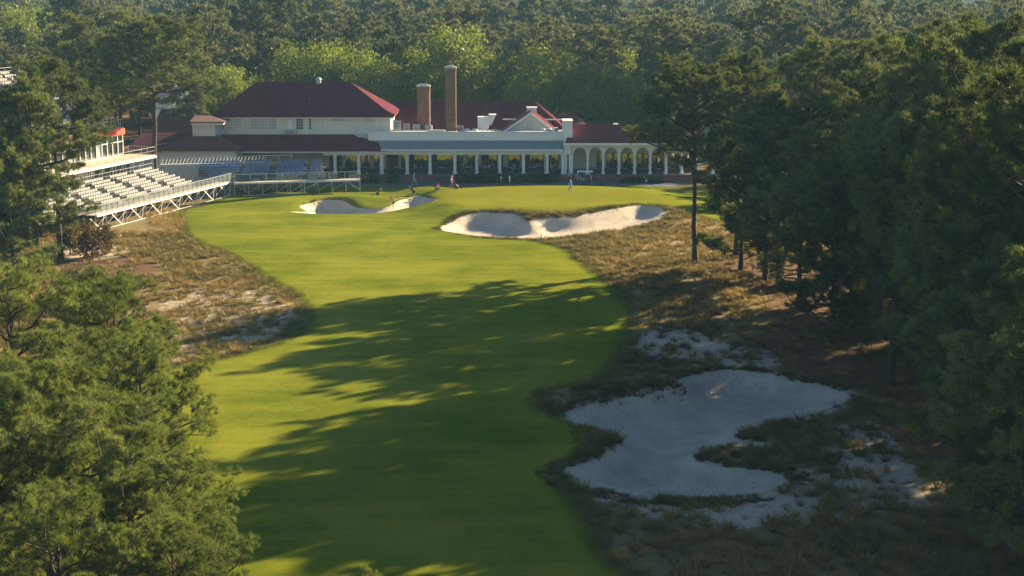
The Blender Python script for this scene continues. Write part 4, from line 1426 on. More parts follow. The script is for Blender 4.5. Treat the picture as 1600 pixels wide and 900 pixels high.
add_hip(mb, PX(866, 236, 194), PX(916, 236, 194), 236, 246, PZ(194.5, 236), PZ(176, 241), PX(876, 241, 176), PX(884, 241, 176))
mb.build('roof', M['maroon'], club)
MB().pbox(868, 914, 196.6, 206, 236.3, 9).build('wall', CR, club)
mb = MB()
add_hip(mb, PX(1080, 262, 168), PX(1345, 262, 168), 262, 274, PZ(168, 262), PZ(155, 268), PX(1150, 268, 155), PX(1320, 268, 155)); mb.build('roof', M['maroon'], club)
o = MB(); o.pbox(1162, 1330, 152.6, 155.4, 267.7, .6); o.build('ridge_cap', WH, club)
MB().pbox(1090, 1335, 170.2, 215, 262.6, 10).build('wall', CR, club)
# gable
gY = 221.4
mb = MB()
gx0, gx1, gxm = PX(786, gY, 206), PX(870, gY, 206), PX(829, gY, 172)
gz0, gz1 = FR + .01, PZ(178.2, gY)
mb.prism([(gx0, gz0), (gx1, gz0), (gxm, gz1)], gY, 228.5)
gb = mb.build('gable', CR, club)
mb = MB()
for xa_, s_ in ((gx0 - .35, -1), (gx1 + .35, 1)):
    a = Vector((gxm, 0, gz1 + .28)); c = Vector((xa_, 0, gz0 - .02))
    t_ = Vector((0, 0, -.24))
    vs = []
    for yv in (gY - .3, 229):
        for q in (a, c, c + t_, a + t_): vs.append((q.x, yv, q.z))
    mb.add(vs, [(0, 3, 2, 1), (4, 5, 6, 7), (0, 1, 5, 4), (1, 2, 6, 5), (2, 3, 7, 6), (3, 0, 4, 7)])
mb.build('roof', M['maroon'], gb)
mb = MB()
for xa_ in (gx0 - .4, gx1 + .4):
    mb.bar((gxm, gY - .38, gz1 + .13), (xa_, gY - .38, gz0 - .12), .12, .26)
mb.build('bargeboard', WH, gb)
mb = MB()
cx_, cz_ = PX(828, gY, 195), PZ(192.5, gY); rr_ = .52
poly = [(cx_ - rr_, cz_ - .95), (cx_ + rr_, cz_ - .95)] + [(cx_ + rr_ * math.cos(t * math.pi / 8), cz_ + rr_ * math.sin(t * math.pi / 8)) for t in range(9)]
mb.prism(poly, gY - .06, gY - .004); mb.build('arched_vent', M['hvac'], gb)
mb = MB(); mb.pbox(823.6, 838.5, 169, 177.5, 226, 1.3); mb.pbox(822.6, 839.5, 167.8, 169, 225.9, 1.5); mb.build('cupola', WH, club)

# chimneys
for px0_, px1_, pt_, pb_, Y in ((652, 671.5, 133.5, 209, 222.6), (696, 712.3, 104.5, 212, 219.2)):
    mb = MB(); xa, xb = PX(px0_, Y, (pt_ + pb_) / 2), PX(px1_, Y, (pt_ + pb_) / 2)
    ztop = PZ(pt_, Y)
    mb.box(xa, xb, Y, Y + 1.3, FR, ztop - .55); mb.box(xa - .05, xb + .05, Y - .05, Y + 1.35, ztop - .55, ztop - .2)
    ch = mb.build('chimney', M['brick'], club)
    mb = MB(); mb.box(xa - .07, xb + .07, Y - .07, Y + 1.37, ztop - .2, ztop); mb.box(xa + .3, xb - .3, Y + .3, Y + 1.0, ztop, ztop + .15); mb.build('cap', M['hvac'], ch)

# white chimney block and the arcade on the right
mb = MB()
mb.pbox(879.6, 894.5, 190, 222, 217.2, 3.2); mb.pbox(879, 895.2, 188.6, 190, 217.1, 3.4)
mb.build('chimney_block', WH, club)
AY = 216.9
MB().box(PX(880.6, AY, 240), PX(893, AY, 240), AY, 223, PZ(241.5, AY), PZ(225, AY)).build('wall', WH, club)
mb = MB(); mb.pbox(882.5, 885.5, 241.6, 272.5, AY + .1, .35); mb.pbox(889, 895, 241.6, 272.5, AY, .4); mb.build('pier', WH, club)
mb = MB()
ce = [906, 930.5, 955, 979.5, 1004, 1028.5, 1053, 1077.5, 1102]
rad_ = (PX(940.2, AY, 240) - PX(930.5, AY, 240)); zsp = PZ(240.5, AY); ztp = PZ(224.8, AY)
xs0 = PX(894, AY, 240)
mb.box(xs0, PX(ce[0], AY, 240) - rad_, AY, AY + .4, zsp, ztp)
for i, c_ in enumerate(ce):
    xc = PX(c_, AY, 240); n_ = 12
    arc = [(xc + rad_ * math.cos(math.pi - math.pi * k / n_), zsp + rad_ * math.sin(math.pi * k / n_)) for k in range(n_ + 1)]
    for k in range(n_):
        (ax_, az_), (bx_, bz_) = arc[k], arc[k + 1]
        mb.prism([(ax_, az_), (bx_, bz_), (bx_, ztp), (ax_, ztp)], AY, AY + .4)
    nxt = PX(ce[i + 1], AY, 240) - rad_ if i + 1 < len(ce) else xc + rad_ + .3
    mb.box(xc + rad_, nxt, AY, AY + .4, zsp, ztp)
mb.build('arcade_wall', CR, club)
for i in range(len(ce)):
    xc = (PX(ce[i] + 12.25, AY, 255))
    mb = MB(); mb.box(xc - .22, xc + .22, AY - .02, AY + .42, zsp - .18, zsp - .003); mb.cyl(xc, AY + .2, FLR + .3, zsp - .18, .19, .16, 10); mb.box(xc - .26, xc + .26, AY - .08, AY + .48, FLR + .052, FLR + .3)
    mb.build('column', WH, club)
mb = MB()
e_, r_ = PZ(221.5, 216.3), PZ(194.5, 219.6)
add_hip(mb, PX(884, 216.3, 221), PX(1106, 216.3, 221), 216.3, 223.6, e_, r_, PX(892, 219.9, 194), PX(1092, 219.9, 194), 219.95)
rf4 = mb.build('roof', M['maroon'], club)
MB().box(PX(880, 216.3, 221), PX(1104, 216.3, 221), 216.2, 216.85, e_ - .5, e_ - .184).build('fascia', WH, rf4)
MB().pbox(958.5, 966, 193.2, 195.2, 219.8, .8).build('roof_vent', WH, rf4)
# railings in the arcade
mb = MB()
for i in range(len(ce) - 1):
    a, b_ = PX(ce[i] + 12.25, AY, 262), PX(ce[i + 1] + 12.25, AY, 262)
    mb.bar((a + .2, AY + .2, FLR + .95), (b_ - .2, AY + .2, FLR + .95), .04, .05); mb.bar((a + .2, AY + .2, FLR + .15), (b_ - .2, AY + .2, FLR + .15), .04, .04)
    for k in range(1, 14):
        x = a + (b_ - a) * k / 14; mb.box(x - .01, x + .01, AY + .19, AY + .21, FLR + .15, FLR + .95)
o = mb.build('railing', M['black'], club); o['kind'] = 'stuff'

# rooftop machines
def aircon(px0, px1, pt, pb, Y, depth, label, fan=True):
    pm = (pt + pb) / 2
    x0, x1 = PX(px0, Y, pm), PX(px1, Y, pm); z1 = PZ(pt, Y); z0 = max(FR + .003, PZ(pb, Y))
    if z1 - z0 < .3: z1 = z0 + .5
    e = empty('air_conditioner', ((x0 + x1) / 2, Y, z0), 0, label, 'air conditioner', 'machines on the flat roof')
    w, hh = (x1 - x0) / 2, z1 - z0
    MB().box(-w, w, 0, depth, .08, hh).build('casing', M['hvac'], e)
    mb = MB(); mb.box(-w + .05, -w + .15, .05, depth - .05, 0, .08); mb.box(w - .15, w - .05, .05, depth - .05, 0, .08); mb.build('skid', M['fan'], e)
    mb = MB()
    for k in range(5):
        z = hh * (.22 + .14 * k); mb.box(-w * .8, w * .8, -.02, 0.0, z, z + hh * .06)
    mb.build('grille', M['fan'], e)
    if fan:
        mb = MB(); mb.cyl(0, depth / 2, hh, hh + .09, min(w, depth / 2) * .75, None, 12); mb.build('fan_guard', M['fan'], e)


aircon(614, 626, 188.5, 204, 220.4, 1.2, 'tall white air conditioner at the corner of the hipped wing')
aircon(630, 640, 193.5, 204, 221.5, 1.0, 'grey air conditioner between the corner unit and the short chimney')
aircon(645, 656, 194.5, 205, 221.5, .9, 'air conditioner just in front of the short chimney, left side')
aircon(664, 675, 196.5, 205, 221.5, .9, 'air conditioner just right of the short chimney')
aircon(714, 724, 197.5, 210, 220.4, 1.2, 'air conditioner right beside the tall chimney')
aircon(444, 462, 203, 211, 218.95, .6, 'white air conditioner on the lower roof below the upper wall', False)
aircon(738, 747, 202, 210, 220.5, 1.2, 'low grey unit left of the white ducted machine')
aircon(767, 776, 203.5, 210, 220.4, 1.2, 'low unit right of the white ducted machine')
e = empty('rooftop_duct_unit', (PX(757, 221, 195), 221.5, FR), 0, 'white ducted machine with a slanted hood on the flat roof', 'ventilation unit', 'machines on the flat roof')
mb = MB(); mb.box(-1.0, .55, 0, 1.6, .5, 2.35); mb.build('casing', M['white'], e)
mb = MB(); mb.prism([(.55, 1.1), (1.0, 1.2), (1.6, 2.55), (.9, 2.55), (.55, 2.2)], .1, 1.5); mb.box(.6, 1.65, .05, 1.55, 2.552, 2.7); mb.build('hood', M['white'], e)
mb = MB()
for x_ in (-.9, .4):
    for y_ in (.1, 1.4): mb.box(x_, x_ + .1, y_, y_ + .1, 0, .5)
mb.build('leg', M['fan'], e)
for i, (px_q, lab) in enumerate(((730, 'grey mushroom vent between the tall chimney and the ducted machine'), (742, 'grey mushroom vent nearest the ducted machine'), (848, 'mushroom vent at the foot of the gable, left'), (858, 'mushroom vent at the foot of the gable, right'))):
    x = PX(px_q, 219.8, 205)
    e = empty('roof_ventilator', (x, 219.9, FR), 0, lab, 'roof vent', 'machines on the flat roof')
    MB().cyl(0, 0, 0, .5, .3, .3, 12).build('pipe', M['hvac'], e); MB().cyl(0, 0, .5, .85, .62, .28, 12).build('hood', M['hvac'], e)
aircon(806, 826, 203, 208, 219.6, 1.2, 'long low unit in front of the gable', False)
aircon(866, 872, 200, 207, 219.6, 1.0, 'small white unit right of the gable foot', False)

# small white service building with a lamp behind the big pine
e = empty('service_building', (PX(262, 246, 160), 246, 0), 0, 'small white building with railing half hidden behind the big pine', 'building')
zt_ = PZ(150, 246)
hw = 2.1
MB().box(-hw, hw, 0, 6, 0, zt_ - .02).build('wall', M['white'], e)
mb = MB(); mb.prism([(-hw - .2, zt_), (hw + .2, zt_), (0, zt_ + 1.6)], -.2, 6.2); mb.build('roof', M['hvac'], e)
mb = MB()
for k in range(6): mb.tube((hw + k * .55, 0, zt_ - 1.6), (hw + k * .55, 0, zt_ - .5), .04)
mb.tube((hw, 0, zt_ - .5), (hw + 2.8, 0, zt_ - .5), .05); mb.build('railing', M['white'], e)
MB().box(hw + .01, hw + 3, -.1, 3, zt_ - 2.0, zt_ - 1.6).build('landing', M['hvac'], e)
x, z = P(272, 168, 241)
e = empty('street_lamp', (x, 241, 0), 0, 'white lamp post with a curved arm beside the small white building', 'street lamp')
zt_ = PZ(142, 241)
MB().cyl(0, 0, 0, zt_, .16, .10, 8).build('pole', M['white'], e)
pts = [(-.0, 0, zt_), (-.1, 0, zt_ + .5), (-.35, 0, zt_ + .9), (-.7, 0, zt_ + 1.15)]
MB().path(pts, .09, 6).build('arm', M['white'], e)
MB().box(-1.15, -.6, -.12, .12, zt_ + 1.1, zt_ + 1.25).build('lamp_head', M['white'], e)

# ------------------------------------------------------------------ hedges
def hedge(px0, px1, pt, Y, dep, label, n, rounded=False):
    x0, x1 = PX(px0, Y, 280), PX(px1, Y, 280); ht = PZ(pt, Y)
    r = np.random.default_rng(int(px0)); nb = NB()
    p = np.stack([r.uniform(0, x1 - x0, n), r.uniform(0, dep, n), r.uniform(0.02, 1, n) * ht], -1)
    side = r.integers(0, 3, n)
    p[side == 0, 1] = r.normal(0, .06, (side == 0).sum()); p[side == 1, 2] = ht + r.normal(0, .07, (side == 1).sum())
    if rounded:
        t_ = np.abs(p[:, 0] / (x1 - x0) * 2 - 1); p[:, 2] *= (1 - t_ ** 4 * .6) * (.8 + .35 * vnoise(p[:, 0], p[:, 1], 1.6, 5))
    nn = unit(r.normal(size=(n, 3)) + np.array((0, -.5, .4)))
    a = unit(np.cross(nn, r.normal(size=(n, 3)))); b_ = np.cross(nn, a); s = r.uniform(.10, .20, (n, 1))
    V = np.stack([p - a * s, p - b_ * s * .6, p + a * s, p + b_ * s * .6], 1).reshape(-1, 3)
    nb.put(V, np.arange(n * 4).reshape(-1, 4), None, np.repeat(r.uniform(0, 1, n), 4))
    e = empty('hedge', (x0, Y, 0), 0, label, 'hedge')
    link('foliage', nb.mesh('foliage', M['hedge']), e)
    mb = MB(); x = .4
    while x < x1 - x0 - .2:
        mb.tube((x, dep / 2, 0), (x + r.uniform(-.15, .15), dep / 2, ht * .85), .03, 4, .01); x += .6
    mb.build('stem', M['bark'], e)


hedge(712, 872, 274, 215.4, .9, 'long clipped hedge in front of the porch columns', 5200)
hedge(970, 1038, 279, 214.8, 1.3, 'rounded hedge below the arcade columns', 2400, True)
hedge(565, 592, 277, 214.9, .9, 'short dark hedge beside the end of the blue seats', 900, True)
hedge(606, 622, 268, 215.4, 1.0, 'tall dark shrub at the left end of the long porch', 900, True)

# ------------------------------------------------------------------ grandstands
SA = Vector((-47.5, 173.7, 0)); SE = Vector((.3125, .95, 0)); SN = Vector((-.95, .3125, 0))


def S(a, b, z): return SA + SE * a + SN * b + Vector((0, 0, z))


stand = empty('grandstand', (0, 0, 0), 0, 'white seated grandstand on steel scaffolding with a red fascia band', 'grandstand')
LEN, FZ = 32.2, 1.7


def seat_mesh(ax, bx, mat, w=.38):
    """one folding seat: pan, back and post, in the frame of its stand"""
    mb = MB(); O = Vector((0, 0, 0)); A, Bp = O, ax * w; bk = bx; up = Vector((0, 0, 1))
    seat = [A + up * .40 + bk * .06, Bp + up * .40 + bk * .06, Bp + up * .41 + bk * .40, A + up * .41 + bk * .40]
    mb.add(seat + [p - up * .04 for p in seat], [(0, 1, 2, 3), (7, 6, 5, 4), (0, 4, 5, 1), (1, 5, 6, 2), (2, 6, 7, 3), (3, 7, 4, 0)])
    q0, q1 = A + bk * .40, Bp + bk * .40
    back = [q0 + up * .50, q1 + up * .50, q1 + up * .77 + bk * .07, q0 + up * .77 + bk * .07]
    mb.add(back + [p + bk * .045 for p in back], [(0, 1, 2, 3), (7, 6, 5, 4), (0, 4, 5, 1), (1, 5, 6, 2), (2, 6, 7, 3), (3, 7, 4, 0)])
    m_ = (A + Bp) / 2 + bk * .3
    mb.bar(m_, m_ + up * .41, .05, .05)
    return mb


REST = {}


def seat_row(parent, a0, a1, b, z, mat, gaps, single, fr=S, step=.50):
    """seats along a row: one object each where they can be picked apart, else gathered into one mass"""
    ax = (fr(1, 0, 0) - fr(0, 0, 0)); bx = (fr(0, 1, 0) - fr(0, 0, 0))
    key = (parent.name, mat.name)
    if key not in REST:
        mb = seat_mesh(ax, bx, mat); me = bpy.data.meshes.new('seat')
        me.from_pydata(mb.v, [], mb.f); me.materials.append(mat); me.update()
        REST[key] = (mb, me, MB(), parent, mat)
    mb, me, rest_, _, _ = REST[key]
    a = a0
    while a < a1 - .3:
        if not any(g0 < a < g1 for g0, g1 in gaps):
            p = fr(a, b, z)
            if single(a, b):
                link('seat', me, parent).location = p
            else:
                rest_.add([Vector(v) + p for v in mb.v], mb.f)
        a += step


def flight(parent, fr, a0, a1, b0, z0, rows, run, rise, seat_mat, gapset, single=lambda a, b: True):
    for i in range(rows):
        b, z = b0 + i * run, z0 + i * rise
        mb = MB()
        mb.add([fr(a0, b, z), fr(a1, b, z), fr(a1, b + run * .98, z), fr(a0, b + run * .98, z), fr(a0, b, z - .06), fr(a1, b, z - .06), fr(a1, b + run * .98, z - .06), fr(a0, b + run * .98, z - .06)],
               [(0, 1, 2, 3), (7, 6, 5, 4), (0, 4, 5, 1), (1, 5, 6, 2), (2, 6, 7, 3), (3, 7, 4, 0)])
        if i: mb.bar(fr(a0, b - .01, z - rise * .5), fr(a1, b - .01, z - rise * .5), .02, rise * .95)
        mb.build('tread', M['tread'], parent)
        seat_row(parent, a0 + .2 + (i * .17) % .5, a1 - .1, b + run * .35, z, seat_mat, gapset(i), single, fr)


def rail(parent, pts, posts, hgt=1.1, mat=None, r=.028, mids=2, name='handrail'):
    mb = MB(); up = Vector((0, 0, 1))
    for a, b_ in zip(pts[:-1], pts[1:]):
        for k in range(mids + 1):
            o = up * hgt * (1 - k / (mids + .001) * .92)
            mb.tube(a + o, b_ + o, r if k == 0 else r * .7, 5)
        n = max(1, int(round((b_ - a).length / posts)))
        for k in range(n + 1):
            p = a.lerp(b_, k / n); mb.tube(p, p + up * hgt, r * .9, 5)
    return mb.build(name, mat or M['steel'], parent)


# front walkway
mb = MB()
mb.add([S(0, 0, FZ), S(LEN, 0, FZ), S(LEN, 1.5, FZ), S(0, 1.5, FZ), S(0, 0, FZ - .08), S(LEN, 0, FZ - .08), S(LEN, 1.5, FZ - .08), S(0, 1.5, FZ - .08)],
       [(0, 1, 2, 3), (7, 6, 5, 4), (0, 4, 5, 1), (1, 5, 6, 2), (2, 6, 7, 3), (3, 7, 4, 0)])
mb.build('walkway', M['deck'], stand)
MB().bar(S(0, -.06, FZ - .08), S(LEN, -.06, FZ - .08), .1, .24).build('edge_beam', M['alu'], stand)
rail(stand, [S(0, .02, FZ), S(LEN, .02, FZ)], 1.15, 1.1, r=.03, mids=1)
rail(stand, [S(LEN, .02, FZ), S(LEN, 1.5, FZ)], 1.2, 1.1, r=.03, mids=1)
for k in range(28):
    a0 = k * 1.15 + .06
    mb = MB(); mb.add([S(a0, .06, FZ + .1), S(a0 + 1.03, .06, FZ + .1), S(a0 + 1.03, .06, FZ + 1.02), S(a0, .06, FZ + 1.02), S(a0, .075, FZ + .1), S(a0 + 1.03, .075, FZ + .1), S(a0 + 1.03, .075, FZ + 1.02), S(a0, .075, FZ + 1.02)],
                      [(0, 1, 2, 3), (7, 6, 5, 4), (0, 4, 5, 1), (1, 5, 6, 2), (2, 6, 7, 3), (3, 7, 4, 0)])
    mb.build('glass_panel', M['rail_glass'], stand)
SEATA1 = 26.2
aisles = [(3.3, 4.4), (8.9, 10.0), (14.5, 15.6), (20.1, 21.2)]
def gaps_low(i):
    sh = (i * .5)
    return [(a + (0 if i % 2 else .5) - .3, b_ + (0 if i % 2 else .5)) for a, b_ in aisles]
flight(stand, S, -9.0, SEATA1, 1.9, FZ + .05, 8, .80, .22, M['seat_white'], gaps_low, lambda a, b: a > 4.6)
# side boards of the flight and rails at its top
for i in range(8):
    pass
rail(stand, [S(SEATA1 + .1, 1.6, FZ), S(SEATA1 + .1, 8.3, FZ + 1.8)], 1.0, 1.0, r=.022)
rail(stand, [S(-9, 8.4, FZ + 1.8), S(SEATA1, 8.4, FZ + 1.8)], 1.5, 1.0, r=.022)
# upper deck, suites, red band, terrace and upper seats
DZ = 5.3; DA1 = 28.5
mb = MB()
def slab(mb, a0, a1, b0, b1, z0, z1, fr=S):
    mb.add([fr(a0, b0, z0), fr(a1, b0, z0), fr(a1, b1, z0), fr(a0, b1, z0), fr(a0, b0, z1), fr(a1, b0, z1), fr(a1, b1, z1), fr(a0, b1, z1)],
           [(0, 3, 2, 1), (4, 5, 6, 7), (0, 1, 5, 4), (1, 2, 6, 5), (2, 3, 7, 6), (3, 0, 4, 7)])
slab(mb, -10, DA1, 9.2, 13.5, DZ - .12, DZ); mb.build('upper_deck', M['deck'], stand)
MB().bar(S(-10, 9.15, DZ - .2), S(DA1, 9.15, DZ - .2), .1, .3).build('edge_beam', M['alu'], stand)
rail(stand, [S(-10, 9.3, DZ), S(DA1, 9.3, DZ), S(DA1, 13.4, DZ)], 1.9, 1.1, r=.03)
SU1 = 27.6; RZ = 8.0
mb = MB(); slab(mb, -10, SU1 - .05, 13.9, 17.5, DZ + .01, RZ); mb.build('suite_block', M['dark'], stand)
k = 0; a = -10.0
while a < SU1 - .3:
    b1_ = min(a + 1.25, SU1)
    f = MB()
    slab(f, a, a + .09, 13.5, 13.62, DZ, RZ); slab(f, a + .09, b1_, 13.5, 13.62, RZ - .09, RZ); slab(f, a + .09, b1_, 13.5, 13.62, DZ, DZ + .1); slab(f, a + .09, b1_, 13.5, 13.62, DZ + 1.75, DZ + 1.84)
    if b1_ >= SU1 - .1: slab(f, b1_, b1_ + .09, 13.5, 13.62, DZ, RZ)
    nm = 'suite_window' if k % 6 != 3 else 'suite_door'
    o = f.build(nm, M['white'], stand)
    f = MB(); slab(f, a + .1, b1_ - .02, 13.66, 13.7, DZ + .08, RZ - .05); f.build('pane', M['darkpane'] if k % 5 else M['palepane'], o)
    a += 1.25; k += 1
mb = MB(); slab(mb, -10, SU1 + .1, 13.3, 13.5, RZ + .01, RZ + .85); slab(mb, SU1 + .1, SU1 + .22, 13.3, 17, RZ + .01, RZ + .85); mb.build('red_fascia', M['red_cloth'], stand)
mb = MB(); slab(mb, -10, SU1, 13.55, 17.5, RZ + .5, RZ + .7); mb.build('terrace_floor', M['deck'], stand)
rail(stand, [S(-10, 13.45, RZ + .85), S(SU1, 13.45, RZ + .85), S(SU1, 16.4, RZ + .85)], .55, 1.15, r=.026, mids=1)
UB, UZ = 16.2, 9.4
flight(stand, S, -10, SU1 - .8, UB, UZ, 17, .80, .37, M['seat_white'], lambda i: [(3, 4), (10, 11), (17, 18), (23.4, 24.2)], lambda a, b: False)
rail(stand, [S(-10, UB - .1, UZ), S(SU1 - .6, UB - .1, UZ), S(SU1 - .6, UB + 2.2, UZ + .9)], .5, 1.0, r=.022, mids=1)
rail(stand, [S(SU1 - .7, UB + 2.2, UZ + .9), S(SU1 - .7, UB + 13.6, UZ + 6.2)], 1.2, 1.0, r=.025)
rail(stand, [S(-10, UB + 13.6, UZ + 6.2), S(SU1 - .7, UB + 13.6, UZ + 6.2)], 1.5, 1.0, r=.025)
# scaffolding below
mb = MB()
for b_ in (0.1, 1.6, 4.4, 7.4):
    a = 0.0 if b_ < 4 else -8
    while a <= LEN + .1:
        zt_ = FZ - .1 if b_ < 2 else FZ + (b_ - 1.9) / .8 * .22 - .1
        if a <= SEATA1 or b_ < 2:
            p = S(a, b_, 0); g = float(hz(p.x, p.y))
            mb.tube(S(a, b_, g), S(a, b_, zt_), .03, 5)
        a += 2.15
o = mb.build('scaffold_posts', M['steel'], stand)
mb = MB(); a = 0.0; k = 0
while a < LEN - 1:
    p0, p1 = S(a, -.9, 0), S(a + 2.15, .1, 0)
    g0 = float(hz(p0.x, p0.y))
    if k % 2 == 0:
        q = S(a, -.6, float(hz(*S(a, -.6, 0).xy)) + .08)
        mb.tube(q, S(a + 1.6, .05, FZ - .2), .04, 5); mb.tube(q, S(a - 1.2, .05, FZ - .2), .03, 5)
    mb.tube(S(a, .1, .35), S(a + 2.15, .1, FZ - .3), .025, 5)
    a += 2.15; k += 1
for a0, a1 in ((0, 9.5), (10.5, 15), (15.5, 26), (26.5, 32)):
    mb.tube(S(a0, -.6, float(hz(*S(a0, -.6, 0).xy)) + .08), S(a1, -.6, float(hz(*S(a1, -.6, 0).xy)) + .08), .045, 5)
mb.build('brace', M['alu'], stand)
mb = MB()
for a in np.arange(-8, DA1, 2.4):
    for b_ in (9.4, 11.4, 13.6, 17, 20, 24, 28):
        p = S(a, b_, 0)
        top_ = DZ - .3 if b_ < 14 else UZ - .3 + max(0, (b_ - UB)) / .8 * .37
        mb.tube(S(a, b_, float(hz(p.x, p.y))), S(a, b_, top_), .045, 5)
        if b_ < 10: mb.tube(S(a, b_, 2.2), S(a + 2.4, b_, DZ - .4), .028, 4)
mb.build('rear_posts', M['steel'], stand)
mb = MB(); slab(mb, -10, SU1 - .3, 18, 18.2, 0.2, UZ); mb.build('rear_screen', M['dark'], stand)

# stand of blue seats
BA = Vector((-36.9, 202.6, 0)); BE = Vector((16.4, 3.6, 0)).normalized(); BN = Vector((-BE.y, BE.x, 0))
def T(a, b, z): return BA + BE * a + BN * b + Vector((0, 0, z))
bl = empty('grandstand', (0, 0, 0), 0, 'low grandstand of blue seats in shade, in front of the clubhouse', 'grandstand')
BL = 16.8
mb = MB(); slab(mb, 0.05, BL, 0, 1.4, FZ - .08, FZ, T); mb.build('walkway', M['deck'], bl)
MB().bar(T(0.05, -.06, FZ - .1), T(BL, -.06, FZ - .1), .1, .22).build('edge_beam', M['alu'], bl)
rail(bl, [T(0.05, .02, FZ), T(BL, .02, FZ), T(BL, 1.4, FZ)], 2.1, 1.1, r=.03, mids=1)
for k in range(4, 12):
    if k in (6, 10): continue
    a0 = .1 + k * 1.38; mb = MB(); slab(mb, a0, a0 + 1.25, .06, .08, FZ + .1, FZ + 1.0, T); mb.build('glass_panel', M['rail_glass'], bl)
flight(bl, T, -4.5, 12.3, 1.7, FZ + .25, 6, .78, .25, M['seat_blue'], lambda i: [(.2 + i * .17, 1.1 + i * .17), (4.6 + i * .17, 5.6 + i * .17), (9.2 + i * .17, 10.1 + i * .17)] + ([(11.5, 20)] if i == 0 else []) + ([(-9, -3.4 + i * .0)] if i < 2 else []))
# upper aluminium bench deck and rail at its back
mb = MB(); slab(mb, -9.5, 4.6, 6.5, 7.6, 3.5, 3.6, T); mb.build('rear_deck', M['steel'], bl)
rail(bl, [T(-9.5, 6.5, 3.5), T(8.2, 6.5, 3.5)], 1.7, 1.0, r=.03, mids=1)
mb = MB(); a = -9.4
while a < 4.2:
    mb.bar(T(a, 6.6, 3.65), T(a + .34, 7.1, 4.3), .10, .04); a += .48
mb.build('folded_chair_backs', M['alu'], bl)
mb = MB()
for a in np.arange(-8, 12.5, 1.9):
    for b_ in (2.0, 4.2, 6.4):
        p = T(a, b_, 0); mb.tube(T(a, b_, float(hz(p.x, p.y))), T(a, b_, FZ + .1 + (b_ - 1.7) / .78 * .24), .03, 5)
for a in np.arange(0.05, BL + .1, 1.86):
    for b_ in (.05, 1.3):
        p = T(a, b_, 0); mb.tube(T(a, b_, float(hz(p.x, p.y))), T(a, b_, FZ - .1), .03, 5)
mb.build('scaffold_posts', M['steel'], bl)
mb = MB()
for a in np.arange(0.05, BL - 1, 1.86):
    s_ = 1 if int(a) % 2 else -1
    mb.tube(T(a + (0 if s_ > 0 else 1.86), .05, .3), T(a + (1.86 if s_ > 0 else 0), .05, FZ - .2), .025, 5)
mb.tube(T(1, -.5, float(hz(*T(1, -.5, 0).xy)) + .08), T(9.5, -.5, float(hz(*T(9.5, -.5, 0).xy)) + .08), .04, 5)
mb.tube(T(8.2, -.5, .2), T(11.2, -.05, FZ - .2), .04, 5)
mb.build('brace', M['alu'], bl)
mb = MB()
for k in range(8):
    a = 3.0 + (k % 4) * 2.6
    mb.bar(T(a, 1.5, FZ + .05), T(a, 1.9, FZ + .3), .9, .05)
mb.build('stair_steps', M['steel'], bl)

for mb_, me_, rest_, par_, mat_ in REST.values():
    if rest_.v:
        o = rest_.build('seats', mat_, par_); o['kind'] = 'stuff'

# rolled tarp by the stand
x, y, z = GH(125, 354)
e = empty('tarp_roll', (x, y, z), R(-8), 'long olive tarp roll lying at the near corner of the white grandstand', 'tarp roll')
MB().tube((-2.6, 0, .48), (1.55, 0, .48), .42, 14).build('roll', M['tarp'], e, True)
mb = MB(); mb.tube((-2.7, 0, .48), (1.75, 0, .48), .06, 8); mb.tube((1.56, 0, .48), (1.62, 0, .48), .46, 14); mb.tube((-2.66, 0, .48), (-2.61, 0, .48), .46, 14)
mb.box(1.3, 1.45, -.5, .5, 0, .06); mb.box(-2.4, -2.2, -.5, .5, 0, .06); mb.build('core', M['black'], e)

# ------------------------------------------------------------------ people
M['skin'] = simple('skin', (0.48, 0.27, 0.18), 0.6, 0.08, 6.0)
M['hair'] = simple('dark_hair', (0.035, 0.022, 0.015), 0.7, 0.2, 8.0)
M['shoe'] = simple('pale_shoes', (0.45, 0.45, 0.45), 0.6, 0.15, 6.0)
_cl = {}


def clothm(nm, c):
    if nm not in _cl: _cl[nm] = simple(nm, c, 0.85, 0.12, 6.0)
    return _cl[nm]


PINK = clothm('pink_cloth', (0.62, 0.17, 0.24)); MAGENTA = clothm('magenta_cloth', (0.60, 0.06, 0.26)); PURPLE = clothm('mauve_cloth', (0.46, 0.16, 0.44))
SKYB = clothm('sky_blue_cloth', (0.09, 0.38, 0.62)); PALEB = clothm('pale_blue_shirt_cloth', (0.36, 0.48, 0.58)); TEAL = clothm('teal_cloth', (0.13, 0.34, 0.36))
NAVY = clothm('dark_navy_cloth', (0.020, 0.022, 0.032)); GREYC = clothm('blue_grey_cloth', (0.16, 0.22, 0.30)); WHITEC = clothm('white_cloth', (0.62, 0.62, 0.62))
DBLUE = clothm('deep_blue_cloth', (0.04, 0.12, 0.38)); OLIVE = clothm('olive_green_cloth', (0.10, 0.14, 0.07))


